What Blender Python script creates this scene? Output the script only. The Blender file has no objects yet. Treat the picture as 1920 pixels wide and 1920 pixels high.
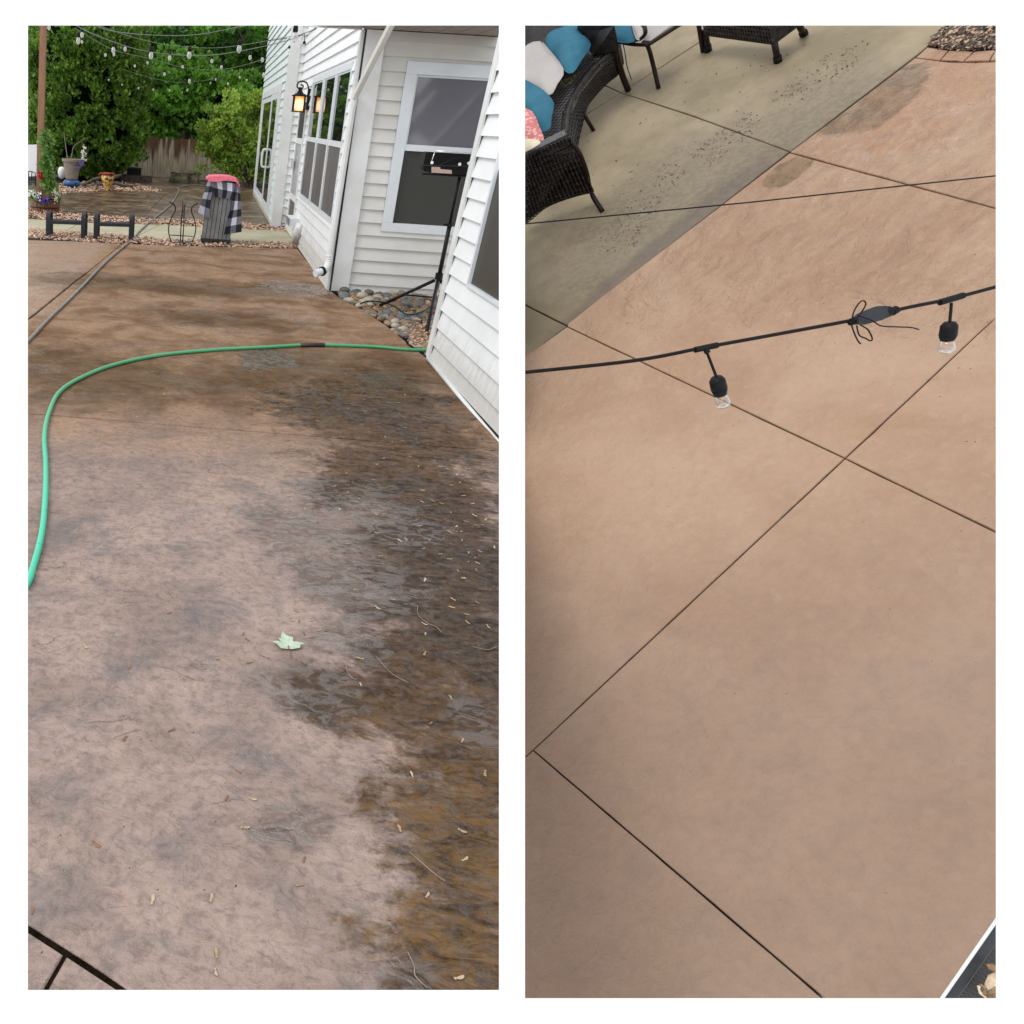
import bpy, bmesh, math, random
import numpy as np
from mathutils import Vector, Matrix
random.seed(7); rng = np.random.default_rng(7)
scene = bpy.context.scene
col = scene.collection

# ------------------------------------------------------------------ camera
# The photograph is two pictures of one patio side by side: the long patio beside the house (left)
# and the patio seen steeply from an upper window (right).  One camera sees both places; lens shift
# keeps the house verticals as the photograph has them.
F, CX, CY, H = 1569.76, 300.0, 960.0, 1.6
yaw, pitch, roll = math.radians(-1.7207), math.radians(25.1401), math.radians(-3.4849)
f_ = np.array([math.sin(yaw)*math.cos(pitch), math.cos(yaw)*math.cos(pitch), -math.sin(pitch)])
r0 = np.array([math.cos(yaw), -math.sin(yaw), 0.0]); d0 = np.cross(f_, r0)
r_ = math.cos(roll)*r0 + math.sin(roll)*d0
d_ = -math.sin(roll)*r0 + math.cos(roll)*d0
CAM = np.array([0.0, 0.0, H])
cam = bpy.data.cameras.new("camera"); camo = bpy.data.objects.new("camera", cam); col.objects.link(camo)
cam.sensor_width = 36; cam.lens = F/1920*36; cam.shift_x = (960-CX)/1920; cam.shift_y = 0
cam.clip_start = 0.05; cam.clip_end = 300
camo.matrix_world = Matrix([[r_[0], -d_[0], -f_[0], 0], [r_[1], -d_[1], -f_[1], 0], [r_[2], -d_[2], -f_[2], H], [0, 0, 0, 1]])
scene.camera = camo

# ------------------------------------------------------------------ light: bright overcast day
SUN = Vector((-0.62, -0.30, 0.74)).normalized()
w = bpy.data.worlds.new("World"); scene.world = w; w.use_nodes = True
wn = w.node_tree; wn.nodes.clear()
wo = wn.nodes.new("ShaderNodeOutputWorld"); add = wn.nodes.new("ShaderNodeAddShader")
cloud = wn.nodes.new("ShaderNodeBackground"); cloud.inputs[0].default_value = (1.0, 1.0, 1.0, 1); cloud.inputs[1].default_value = 1.08
blue = wn.nodes.new("ShaderNodeBackground"); blue.inputs[1].default_value = 0.05
sky = wn.nodes.new("ShaderNodeTexSky"); sky.sky_type = 'NISHITA'; sky.sun_disc = False
sky.sun_elevation = math.asin(SUN.z); sky.sun_rotation = math.atan2(SUN.x, SUN.y)
wn.links.new(sky.outputs[0], blue.inputs[0]); wn.links.new(cloud.outputs[0], add.inputs[0])
wn.links.new(blue.outputs[0], add.inputs[1]); wn.links.new(add.outputs[0], wo.inputs[0])
sl = bpy.data.lights.new("sun", 'SUN'); sl.energy = 1.35; sl.angle = math.radians(24); sl.color = (1, 0.97, 0.92)
slo = bpy.data.objects.new("sun", sl); col.objects.link(slo); slo.rotation_euler = SUN.to_track_quat('Z', 'Y').to_euler()
scene.view_settings.view_transform = 'Standard'; scene.view_settings.look = 'None'
scene.view_settings.exposure = 0; scene.view_settings.gamma = 1; scene.view_settings.use_curve_mapping = False

# ------------------------------------------------------------------ the two places
def ray(x, y): return r_*((x-CX)/F) + d_*((y-CY)/F) + f_
def G(x, y, z=0.0):
    v = ray(x, y); return CAM + v*((z-H)/v[2])
def aX(x, y, X): v = ray(x, y); return CAM + v*(X/v[0])
def aY(x, y, Y): v = ray(x, y); return CAM + v*(Y/v[1])
# right place: a patio whose own up direction is UR; HR = height of the viewer above it
UR = -(r_*((1950-CX)/F) + d_*((2600-CY)/F) + f_); UR /= np.linalg.norm(UR); HR = 4.0
def GR(x, y, z=0.0):
    v = ray(x, y); return CAM + v*((HR-z)/(-v @ UR))
XR = GR(1583, 862) - GR(998, 1408); XR /= np.linalg.norm(XR); YR = np.cross(UR, XR)
OR = GR(1583, 862)
MR = Matrix([[XR[0], YR[0], UR[0], OR[0]], [XR[1], YR[1], UR[1], OR[1]], [XR[2], YR[2], UR[2], OR[2]], [0, 0, 0, 1]])
UL = np.array([0, 0, 1.0])

PANEL = {}            # top-level object name -> 'L' or 'R'
def wm(o):
    return (wm(o.parent) if o.parent else Matrix.Identity(4)) @ o.matrix_basis

def tag(o, label=None, cat=None, group=None, kind=None, side='L'):
    if label: o['label'] = label
    if cat: o['category'] = cat
    if group: o['group'] = group
    if kind: o['kind'] = kind
    if o.parent is None: PANEL[o.name] = side
    return o

def empty(name, loc, label=None, cat=None, group=None, kind=None, side='L', rz=0):
    o = bpy.data.objects.new(name, None); col.objects.link(o); o.empty_display_size = .1
    loc = Vector([float(c) for c in loc])
    if side == 'R':
        m = MR.copy(); m.translation = loc; o.matrix_basis = m
    else:
        o.matrix_basis = Matrix.Translation(loc) @ Matrix.Rotation(rz, 4, 'Z')
    return tag(o, label, cat, group, kind, side)

class MB:
    def __init__(s): s.v = []; s.f = []; s.mi = []; s.m = 0
    def add(s, vs, fs):
        b = len(s.v); s.v += [tuple(float(c) for c in v) for v in vs]
        s.f += [tuple(b+i for i in f) for f in fs]; s.mi += [s.m]*len(fs); return s
    def box(s, lo, hi):
        x0, y0, z0 = lo; x1, y1, z1 = hi
        return s.add([(x0,y0,z0),(x1,y0,z0),(x1,y1,z0),(x0,y1,z0),(x0,y0,z1),(x1,y0,z1),(x1,y1,z1),(x0,y1,z1)],
                     [(0,3,2,1),(4,5,6,7),(0,1,5,4),(1,2,6,5),(2,3,7,6),(3,0,4,7)])
    def obox(s, c, ax, ay, az):
        c = np.array(c, float); ax = np.array(ax, float); ay = np.array(ay, float); az = np.array(az, float)
        return s.add([c-ax-ay-az, c+ax-ay-az, c+ax+ay-az, c-ax+ay-az, c-ax-ay+az, c+ax-ay+az, c+ax+ay+az, c-ax+ay+az],
                     [(0,3,2,1),(4,5,6,7),(0,1,5,4),(1,2,6,5),(2,3,7,6),(3,0,4,7)])
    def prism(s, poly, ext):
        poly = [np.array(p, float) for p in poly]; ext = np.array(ext, float); n = len(poly)
        return s.add(poly + [p+ext for p in poly], [tuple(range(n)), tuple(range(2*n-1, n-1, -1))] +
                     [(i, n+i, n+(i+1) % n, (i+1) % n) for i in range(n)])
    def tube(s, pts, r, n=8, cap=True):
        P = [np.array(p, float) for p in pts]; m = len(P)
        R = r if hasattr(r, '__len__') else [r]*m
        t0 = P[1]-P[0]; t0 /= np.linalg.norm(t0)
        a = np.array([0, 0, 1.0]) if abs(t0[2]) < .9 else np.array([1.0, 0, 0])
        u = np.cross(t0, a); u /= np.linalg.norm(u); vs = []
        for i in range(m):
            t = P[min(i+1, m-1)] - P[max(i-1, 0)]; t /= (np.linalg.norm(t)+1e-9)
            u = u - t*(u @ t); u /= (np.linalg.norm(u)+1e-9); vv = np.cross(t, u)
            for k in range(n):
                q = 2*math.pi*k/n; vs.append(P[i] + R[i]*(math.cos(q)*u + math.sin(q)*vv))
        fs = [(i*n+k, i*n+(k+1) % n, (i+1)*n+(k+1) % n, (i+1)*n+k) for i in range(m-1) for k in range(n)]
        if cap: fs += [tuple(range(n-1, -1, -1)), tuple((m-1)*n+k for k in range(n))]
        return s.add(vs, fs)
    def lathe(s, prof, c, ax=(1,0,0), ay=(0,1,0), az=(0,0,1), n=20):
        c = np.array(c, float); ax, ay, az = (np.array(q, float) for q in (ax, ay, az)); vs = []
        for (r, h) in prof:
            for k in range(n):
                q = 2*math.pi*k/n; vs.append(c + r*(math.cos(q)*ax + math.sin(q)*ay) + h*az)
        m = len(prof)
        fs = [(i*n+k, i*n+(k+1) % n, (i+1)*n+(k+1) % n, (i+1)*n+k) for i in range(m-1) for k in range(n)]
        fs += [tuple(range(n-1, -1, -1)), tuple((m-1)*n+k for k in range(n))]
        return s.add(vs, fs)
    def build(s, name, mat, parent=None, smooth=False, origin=None, side='L'):
        V = np.array(s.v)
        if parent is not None:
            inv = np.array(wm(parent).inverted()); V2 = V @ inv[:3, :3].T + inv[:3, 3]
        else:
            o0 = np.array(origin, float) if origin is not None else np.array([(V[:, 0].min()+V[:, 0].max())/2, (V[:, 1].min()+V[:, 1].max())/2, V[:, 2].min()])
            V2 = V - o0
        me = bpy.data.meshes.new(name); me.from_pydata(V2.tolist(), [], s.f)
        for mm in (mat if isinstance(mat, (list, tuple)) else [mat]): me.materials.append(mm)
        if any(s.mi): me.polygons.foreach_set('material_index', s.mi)
        if smooth: me.polygons.foreach_set('use_smooth', [True]*len(me.polygons))
        o = bpy.data.objects.new(name, me); col.objects.link(o)
        if parent is not None: o.parent = parent
        else: o.matrix_basis = Matrix.Translation(Vector(o0.tolist())); PANEL[o.name] = side
        return o

def spline(pts, k=8):
    P = [np.array(p, float) for p in pts]; P = [2*P[0]-P[1]] + P + [2*P[-1]-P[-2]]; out = []
    for i in range(1, len(P)-2):
        for j in range(k):
            t = j/k; a, b, c, d = P[i-1], P[i], P[i+1], P[i+2]
            out.append(.5*((2*b)+(c-a)*t+(2*a-5*b+4*c-d)*t*t+(-a+3*b-3*c+d)*t**3))
    out.append(P[-2]); return out

# ------------------------------------------------------------------ materials
def newmat(name):
    m = bpy.data.materials.new(name); m.use_nodes = True; nt = m.node_tree; nt.nodes.clear()
    o = nt.nodes.new("ShaderNodeOutputMaterial"); b = nt.nodes.new("ShaderNodeBsdfPrincipled")
    nt.links.new(b.outputs[0], o.inputs[0]); return m, nt, b
def N(nt, typ, **kw):
    n = nt.nodes.new(typ)
    for k, v in kw.items():
        if k.startswith('i_'): n.inputs[int(k[2:])].default_value = v
        else: setattr(n, k, v)
    return n
def L(nt, a, b): nt.links.new(a, b)
def coords(nt, scale=(1,1,1), rot=(0,0,0), world=True):
    mp = N(nt, "ShaderNodeMapping"); mp.inputs['Scale'].default_value = scale; mp.inputs['Rotation'].default_value = rot
    if world: L(nt, N(nt, "ShaderNodeNewGeometry").outputs['Position'], mp.inputs[0])
    else: L(nt, N(nt, "ShaderNodeTexCoord").outputs['Object'], mp.inputs[0])
    return mp.outputs[0]
def noise(nt, vec, s, det=5, rough=.6, dist=0.0):
    n = N(nt, "ShaderNodeTexNoise"); L(nt, vec, n.inputs['Vector']); n.inputs['Scale'].default_value = s
    n.inputs['Detail'].default_value = det; n.inputs['Roughness'].default_value = rough; n.inputs['Distortion'].default_value = dist
    return n.outputs[0]
def rng_(nt, v, a, b, c=0.0, d=1.0, smooth=True):
    n = N(nt, "ShaderNodeMapRange"); L(nt, v, n.inputs[0])
    if smooth: n.interpolation_type = 'SMOOTHSTEP'
    for i, q in zip((1, 2, 3, 4), (a, b, c, d)): n.inputs[i].default_value = q
    return n.outputs[0]
def mix(nt, f, a, b, mode='MIX'):
    n = N(nt, "ShaderNodeMix", data_type='RGBA', blend_type=mode)
    if isinstance(f, (int, float)): n.inputs[0].default_value = f
    else: L(nt, f, n.inputs[0])
    for i, q in ((6, a), (7, b)):
        if isinstance(q, tuple): n.inputs[i].default_value = (*q, 1) if len(q) == 3 else q
        else: L(nt, q, n.inputs[i])
    return n.outputs[2]
def math_(nt, op, a, b=None, clamp=False):
    n = N(nt, "ShaderNodeMath", operation=op, use_clamp=clamp)
    for i, q in ((0, a), (1, b)):
        if q is None: continue
        if isinstance(q, (int, float)): n.inputs[i].default_value = q
        else: L(nt, q, n.inputs[i])
    return n.outputs[0]
def bump(nt, b, h, strength=.3, dist=.01):
    n = N(nt, "ShaderNodeBump"); n.inputs['Strength'].default_value = strength; n.inputs['Distance'].default_value = dist
    L(nt, h, n.inputs['Height']); L(nt, n.outputs[0], b.inputs['Normal'])
def simple(name, c, rough=.6, var=.15, s=20, bmp=0.0, metal=0.0, spec=.5, c2=None, bd=.004, scale=(1,1,1)):
    m, nt, b = newmat(name); v = coords(nt, scale)
    n = noise(nt, v, s)
    c2 = c2 or tuple(x*(1-var*2) for x in c)
    L(nt, mix(nt, rng_(nt, n, .3, .7), tuple(x for x in c2), tuple(min(1, x*(1+var*.5)) for x in c)), b.inputs['Base Color'])
    b.inputs['Roughness'].default_value = rough; b.inputs['Metallic'].default_value = metal
    b.inputs['Specular IOR Level'].default_value = spec
    if bmp: bump(nt, b, noise(nt, v, s*3), bmp, bd)
    return m

M = {}
M['siding'] = simple('white_siding', (.73, .745, .75), .45, .03, 3, .06, c2=(.68, .70, .705), bd=.002)
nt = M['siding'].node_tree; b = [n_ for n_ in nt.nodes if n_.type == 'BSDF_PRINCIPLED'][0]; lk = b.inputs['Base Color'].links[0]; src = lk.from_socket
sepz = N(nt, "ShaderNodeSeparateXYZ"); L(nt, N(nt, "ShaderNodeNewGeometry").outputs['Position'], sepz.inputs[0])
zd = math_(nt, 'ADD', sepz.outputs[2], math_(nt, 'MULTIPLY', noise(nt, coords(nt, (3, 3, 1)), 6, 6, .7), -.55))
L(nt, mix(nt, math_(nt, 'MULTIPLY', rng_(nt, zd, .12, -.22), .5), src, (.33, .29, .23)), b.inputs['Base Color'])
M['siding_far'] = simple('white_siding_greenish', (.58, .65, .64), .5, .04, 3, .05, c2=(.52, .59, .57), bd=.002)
M['siding_shaded'] = simple('shaded_white_siding', (.62, .615, .585), .5, .03, 3, .05, c2=(.57, .565, .53), bd=.002)  # same white siding, with the nook's shade mixed into its colour
M['trim'] = simple('white_trim', (.68, .69, .69), .4, .03, 4, c2=(.60, .61, .59))
M['vinyl'] = simple('white_vinyl_frame', (.66, .70, .73), .35, .03, 5)
M['gap'] = simple('dark_gap', (.03, .028, .025), .9, .2)
M['soffit'] = simple('brown_soffit', (.30, .24, .2), .6, .1, 10)
M['black'] = simple('black_metal', (.011, .011, .012), .4, .2, 30, spec=.16)
M['charcoal'] = simple('charcoal_plastic', (.032, .036, .041), .5, .15, 15, spec=.25)
M['rubber'] = simple('black_rubber', (.008, .008, .009), .55, .2, 30, spec=.16)
M['screen'] = simple('grey_screen', (.12, .112, .105), .7, .12, 2.5, spec=.2)
M['chrome'] = simple('chrome', (.7, .7, .7), .2, .05, metal=1)
M['binslat'] = simple('grey_bin_slat', (.21, .21, .205), .55, .12, 12, .1)
M['cedar'] = simple('brown_post', (.26, .13, .07), .7, .12, 6, .2, c2=(.18, .085, .045), scale=(12, 12, 1))
M['cedar2'] = simple('cedar_stave', (.26, .12, .06), .7, .3, 8, .2, c2=(.10, .045, .025), scale=(6, 6, 1))
M['soil'] = simple('soil', (.022, .015, .010), .95, .3, 30, .5)
M['terra'] = simple('greige_pot', (.25, .2, .165), .8, .15, 25, .3)
M['blueglaze'] = simple('blue_glaze', (.02, .09, .24), .2, .2, 15)
M['whitep'] = simple('white_plastic', (.68, .68, .68), .4, .04)
M['redglaze'] = simple('red_glaze', (.35, .035, .015), .3, .3, 15)
M['timber'] = simple('weathered_timber', (.085, .06, .045), .85, .3, 12, .4)
M['log'] = simple('driftwood', (.10, .08, .065), .85, .3, 12, .5)
M['bark'] = simple('bark', (.08, .055, .035), .9, .3, 12, .5)
M['twig'] = simple('dead_twig', (.3, .24, .19), .8, .2, 30)
M['moss'] = simple('mossy_stone', (.21, .19, .11), .95, .3, 9, .9, c2=(.035, .028, .018), bd=.03)
M['path'] = simple('pale_path_concrete', (.40, .36, .25), .7, .12, 2, .15, c2=(.30, .28, .17))
M['foundation'] = simple('mossy_foundation', (.42, .42, .30), .8, .15, 3, .2)
M['hose2'] = simple('grey_hose', (.22, .2, .17), .5, .15, 20)
M['band'] = simple('brown_hose_mender', (.035, .022, .018), .5, .2, 20)
M['cord'] = simple('black_cord', (.007, .005, .005), .45, .2, 40, spec=.16)
M['pink'] = simple('pink_towel', (.75, .16, .22), .95, .1, 30, .4)
M['teal'] = simple('teal_fabric', (.03, .125, .18), .8, .2, 4, .3, c2=(.02, .10, .15), spec=.2, bd=.02)
M['greycush'] = simple('pale_grey_cushion', (.36, .33, .315), .85, .05, 4, .1)
M['cream'] = simple('cream_fabric', (.7, .62, .45), .85, .1, 8, .2)
M['bronze'] = simple('dark_bronze_metal', (.02,.012,.010), .4, .2, 20, spec=.16)
M['straw'] = simple('dry_straw', (.42, .24, .1), .9, .3, 20)
M['leafgreen'] = simple('fallen_leaf', (.44, .54, .40), .6, .12, 40)
M['stem'] = simple('leaf_stem', (.14, .05, .03), .7, .1)
M['wire'] = simple('dark_wire', (.008,.006,.005), .5, .1, spec=.16)
M['wirelight'] = simple('grey_wire', (.16, .18, .16), .4, .1)
M['sticker'] = None

def foliage(name, c1, c2, c3, s=2.0, trans=.35):
    m = bpy.data.materials.new(name); m.use_nodes = True; nt = m.node_tree; nt.nodes.clear()
    o = nt.nodes.new("ShaderNodeOutputMaterial"); d = nt.nodes.new("ShaderNodeBsdfPrincipled"); t = nt.nodes.new("ShaderNodeBsdfTranslucent")
    ms = nt.nodes.new("ShaderNodeMixShader"); ms.inputs[0].default_value = trans
    v = coords(nt)
    a = mix(nt, rng_(nt, noise(nt, v, s, 3), .35, .65), c1, c2)
    b = mix(nt, rng_(nt, noise(nt, v, s*9, 2), .52, .72), a, c3)
    L(nt, b, d.inputs['Base Color']); L(nt, b, t.inputs[0]); d.inputs['Roughness'].default_value = .45; d.inputs['Specular IOR Level'].default_value = .35
    L(nt, d.outputs[0], ms.inputs[1]); L(nt, t.outputs[0], ms.inputs[2]); L(nt, ms.outputs[0], o.inputs[0]); return m
M['arb'] = foliage('arborvitae_foliage', (.045, .11, .015), (.12, .235, .025), (.32, .48, .07), 1.5)
M['woodleaf'] = foliage('woodland_foliage', (.025, .08, .012), (.075, .20, .02), (.17, .36, .035), .8)
M['brightleaf'] = foliage('bright_foliage', (.07, .19, .02), (.14, .32, .035), (.27, .46, .06), .9)
M['yellowleaf'] = foliage('yellow_green_foliage', (.15, .28, .03), (.28, .42, .05), (.5, .58, .12), 1.2)
M['vineleaf'] = foliage('vine_foliage', (.08, .19, .04), (.16, .32, .06), (.34, .48, .12), 6)
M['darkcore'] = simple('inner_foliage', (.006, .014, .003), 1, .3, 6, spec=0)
M['petalw'] = simple('white_petal', (.75, .75, .68), .6, .05)
M['petalp'] = simple('purple_petal', (.11, .05, .38), .6, .2)
M['petall'] = simple('lilac_petal', (.22, .16, .42), .6, .2)
M['petalr'] = simple('red_petal', (.55, .02, .02), .5, .2)

# glass
def glassmat(name, base=(.012, .014, .014), rough=.015, wav=.03, ior=1.55, spec=.5):
    m, nt, b = newmat(name); b.inputs['Base Color'].default_value = (*base, 1); b.inputs['Roughness'].default_value = rough
    b.inputs['IOR'].default_value = ior; b.inputs['Specular IOR Level'].default_value = spec
    bump(nt, b, noise(nt, coords(nt, (1, 1, 1)), 1.3, 1), wav, .02); return m
M['glass'] = glassmat('window_glass')
M['glass_sky'] = glassmat('window_glass_upper', (.15, .15, .17), .10, .12, 1.8)  # pale grey base stands in for the sky and siding mirrored in the pane
M['glass_low'] = glassmat('window_glass_lower', (.05, .05, .045), .4, .05, 1.45, .3)
M['dark_pane'] = glassmat('dark_screened_pane', (.045, .042, .035), .35, .03, 1.45, .2)
M['bulb'] = None
m = bpy.data.materials.new('clear_bulb_glass'); m.use_nodes = True; nt = m.node_tree; nt.nodes.clear()
o = nt.nodes.new("ShaderNodeOutputMaterial"); gl = N(nt, "ShaderNodeBsdfGlossy"); gl.inputs['Roughness'].default_value = .02
tr = N(nt, "ShaderNodeBsdfTransparent"); tr.inputs[0].default_value = (.93, .93, .93, 1); lw = N(nt, "ShaderNodeLayerWeight"); lw.inputs[0].default_value = .35
ms = N(nt, "ShaderNodeMixShader"); L(nt, rng_(nt, lw.outputs[1], 0, 1, .10, .85), ms.inputs[0]); L(nt, tr.outputs[0], ms.inputs[1]); L(nt, gl.outputs[0], ms.inputs[2]); L(nt, ms.outputs[0], o.inputs[0])
M['bulb'] = m
m, nt, b = newmat('frosted_bulb_far'); b.inputs['Base Color'].default_value = (.75, .75, .7, 1); b.inputs['Roughness'].default_value = .1; b.inputs['Alpha'].default_value = .55; L(nt, rng_(nt, N(nt, 'ShaderNodeLayerWeight').outputs[1], .15, .8, .30, .95), b.inputs['Alpha']); M['bulbfar'] = m
# lamp glow
m, nt, b = newmat('lit_amber_glass'); b.inputs['Base Color'].default_value = (.5, .3, .1, 1)
n = noise(nt, coords(nt), 18, 3); gz = N(nt, 'ShaderNodeVectorMath', operation='DISTANCE'); L(nt, coords(nt), gz.inputs[0]); lcn = aY(560.5, 192, 13.80); gz.inputs[1].default_value = (lcn[0], 13.74, lcn[2]-.03)
fb = math_(nt, 'ADD', rng_(nt, gz.outputs['Value'], .125, .03), math_(nt, 'MULTIPLY', math_(nt, 'SUBTRACT', n, .5), .8))
e = mix(nt, rng_(nt, fb, 0, 1), (.62, .16, .015), (1.0, .78, .42))
L(nt, e, b.inputs['Emission Color']); b.inputs['Emission Strength'].default_value = 1.6; M['amber'] = m
m, nt, b = newmat('bulb_filament'); b.inputs['Base Color'].default_value = (.7, .4, .15, 1); M['filament'] = m

# green hose
m, nt, b = newmat('green_hose'); v = coords(nt)
pos = N(nt, "ShaderNodeSeparateXYZ"); L(nt, N(nt, "ShaderNodeNewGeometry").outputs['Position'], pos.inputs[0])
fr = rng_(nt, pos.outputs[1], 3.2, 5.2)
c = mix(nt, fr, (.05, .52, .32), (.07, .33, .15)); c = mix(nt, rng_(nt, noise(nt, v, 50, 2), .68, .72), c, (.03, .1, .05))
L(nt, c, b.inputs['Base Color']); b.inputs['Roughness'].default_value = .4; M['hose'] = m

# ---- stamped concrete
def blob(nt, P, cx, cy, rx, ry, ang, warp, e0=1.15, e1=.62):
    mp = N(nt, "ShaderNodeMapping", vector_type='TEXTURE'); mp.inputs['Location'].default_value = (cx, cy, 0)
    mp.inputs['Rotation'].default_value = (0, 0, ang); mp.inputs['Scale'].default_value = (rx, ry, 1e6)
    L(nt, P, mp.inputs[0]); ln = N(nt, "ShaderNodeVectorMath", operation='LENGTH'); L(nt, mp.outputs[0], ln.inputs[0])
    v = math_(nt, 'ADD', ln.outputs['Value'], warp)
    return rng_(nt, v, e0, e1)
def blobsoft(nt, P, cx, cy, rx, ry, ang, warp):
    return blob(nt, P, cx, cy, rx, ry, ang, warp, 1.75, .45)
def pxblob(x0, y0, x1, y1, wpx, pad=1.0):
    a, b = G(x0, y0), G(x1, y1); cpt = (a+b)/2; d = b-a
    q = G((x0+x1)/2+wpx/2, (y0+y1)/2) - G((x0+x1)/2-wpx/2, (y0+y1)/2)
    wid = abs(q[0]*d[1]-q[1]*d[0])/np.linalg.norm(d)
    return (cpt[0], cpt[1], np.linalg.norm(d)/2*pad, wid/2, math.atan2(d[1], d[0]))
def ell(x, y, rx, ry):
    a, b = G(x-rx, y), G(x+rx, y); c, d = G(x, y+ry), G(x, y-ry); m_ = (a+b)/2; n_ = (c+d)/2
    return (m_[0], n_[1], abs(b[0]-a[0])/2, abs(d[1]-c[1])/2, 0)
def combine(nt, lst):
    r = lst[0]
    for q in lst[1:]: r = math_(nt, 'MAXIMUM', r, q)
    return r

m, nt, b = newmat('stamped_concrete_wet'); P = N(nt, "ShaderNodeNewGeometry").outputs['Position']
n1 = noise(nt, P, 2.2, 6, .65, .4); n2 = noise(nt, P, 9, 6, .7, .3); n3 = noise(nt, P, 38, 4, .7)
mpz = N(nt, "ShaderNodeMapping"); mpz.inputs['Rotation'].default_value = (0, 0, .25); mpz.inputs['Scale'].default_value = (1, 1.7, 1); L(nt, P, mpz.inputs[0])
rip = noise(nt, mpz.outputs[0], 11, 5, .6, 1.6)
warp = math_(nt, 'MULTIPLY', math_(nt, 'SUBTRACT', noise(nt, P, 3.5, 9, .72, .6), .5), 2.9)
warp = math_(nt, 'ADD', warp, math_(nt, 'MULTIPLY', math_(nt, 'SUBTRACT', noise(nt, mpz.outputs[0], 22, 6, .75, .8), .5), 1.0))
dry1, dry2, grey = (.385, .287, .243), (.285, .212, .178), (.16, .148, .146)
base = mix(nt, rng_(nt, n1, .35, .62), dry2, dry1)
base = mix(nt, math_(nt, 'MULTIPLY', rng_(nt, noise(nt, P, 3.1, 6, .7, .5), .48, .68), .75), base, grey)
base = mix(nt, math_(nt, 'MULTIPLY', rng_(nt, n2, .5, .72), .45), base, (.22, .18, .155))
# far half is more saturated ochre brown
sep = N(nt, "ShaderNodeSeparateXYZ"); L(nt, P, sep.inputs[0])
yw = math_(nt, 'ADD', sep.outputs[1], math_(nt, 'MULTIPLY', math_(nt, 'SUBTRACT', n1, .5), 2.0))
ochre = mix(nt, rng_(nt, n1, .35, .65), (.17, .086, .034), (.345, .208, .112))
xw = math_(nt, 'ADD', sep.outputs[0], math_(nt, 'MULTIPLY', math_(nt, 'SUBTRACT', n1, .5), .8))
side_dry = math_(nt, 'MULTIPLY', rng_(nt, xw, -1.15, -1.45), rng_(nt, yw, 6.5, 7.6))
base = mix(nt, math_(nt, 'MULTIPLY', rng_(nt, yw, 3.4, 5.3), .85), base, ochre)
base = mix(nt, math_(nt, 'MULTIPLY', side_dry, .8), base, (.38, .265, .19))
DARK = [ell(770, 800, 110, 95), ell(800, 930, 120, 120), ell(840, 1080, 130, 130), ell(880, 1230, 150, 130), ell(890, 1400, 140, 180),
        ell(900, 1620, 150, 220), ell(860, 1800, 150, 130), ell(710, 1320, 130, 62), ell(700, 900, 110, 60), ell(640, 770, 120, 50), ell(780, 1260, 120, 80)]
BAND = [ell(300, 536, 250, 15), ell(170, 705, 210, 50), ell(640, 700, 240, 42), ell(420, 720, 140, 35), ell(420, 600, 150, 16)]
dk0 = combine(nt, [blobsoft(nt, P, *q, warp) for q in DARK]); bd = combine(nt, [blobsoft(nt, P, *q, warp) for q in BAND])
mpd = N(nt, "ShaderNodeMapping"); mpd.inputs['Rotation'].default_value = (0, 0, .5); mpd.inputs['Scale'].default_value = (1, 2.4, 1); L(nt, P, mpd.inputs[0])
strk = noise(nt, mpd.outputs[0], 9, 9, .72, .9)
dk = rng_(nt, math_(nt, 'ADD', math_(nt, 'MULTIPLY', dk0, 1.3), math_(nt, 'MULTIPLY', math_(nt, 'SUBTRACT', strk, .5), 1.9)), .12, 1.2)
dk = math_(nt, 'MULTIPLY', dk, rng_(nt, dk0, .02, .35))
nf = noise(nt, mpd.outputs[0], 7.5, 10, .74, 1.0)
stain = mix(nt, rng_(nt, nf, .34, .66), (.014, .006, .0015), (.115, .058, .017))
stain = mix(nt, math_(nt, 'MULTIPLY', rng_(nt, sep.outputs[1], 2.3, 1.2), .5), stain, mix(nt, rng_(nt, nf, .38, .6), (.03, .014, .002), (.21, .115, .03)))
stain = mix(nt, math_(nt, 'MULTIPLY', rng_(nt, noise(nt, P, 1.7, 3), .48, .62), rng_(nt, sep.outputs[1], 1.9, 3.2)), stain, mix(nt, rng_(nt, nf, .38, .62), (.009, .007, .0055), (.055, .038, .026)))
stain = mix(nt, math_(nt, 'MULTIPLY', blob(nt, P, *ell(850, 1110, 150, 190), warp, 1.5, .5), .6), stain, mix(nt, rng_(nt, nf, .4, .62), (.006, .004, .002), (.05, .03, .016)))
base = mix(nt, math_(nt, 'MULTIPLY', dk, .93), base, stain)
base = mix(nt, math_(nt, 'MULTIPLY', bd, .68), base, mix(nt, rng_(nt, nf, .38, .62), (.022, .013, .003), (.10, .056, .017)))
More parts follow.
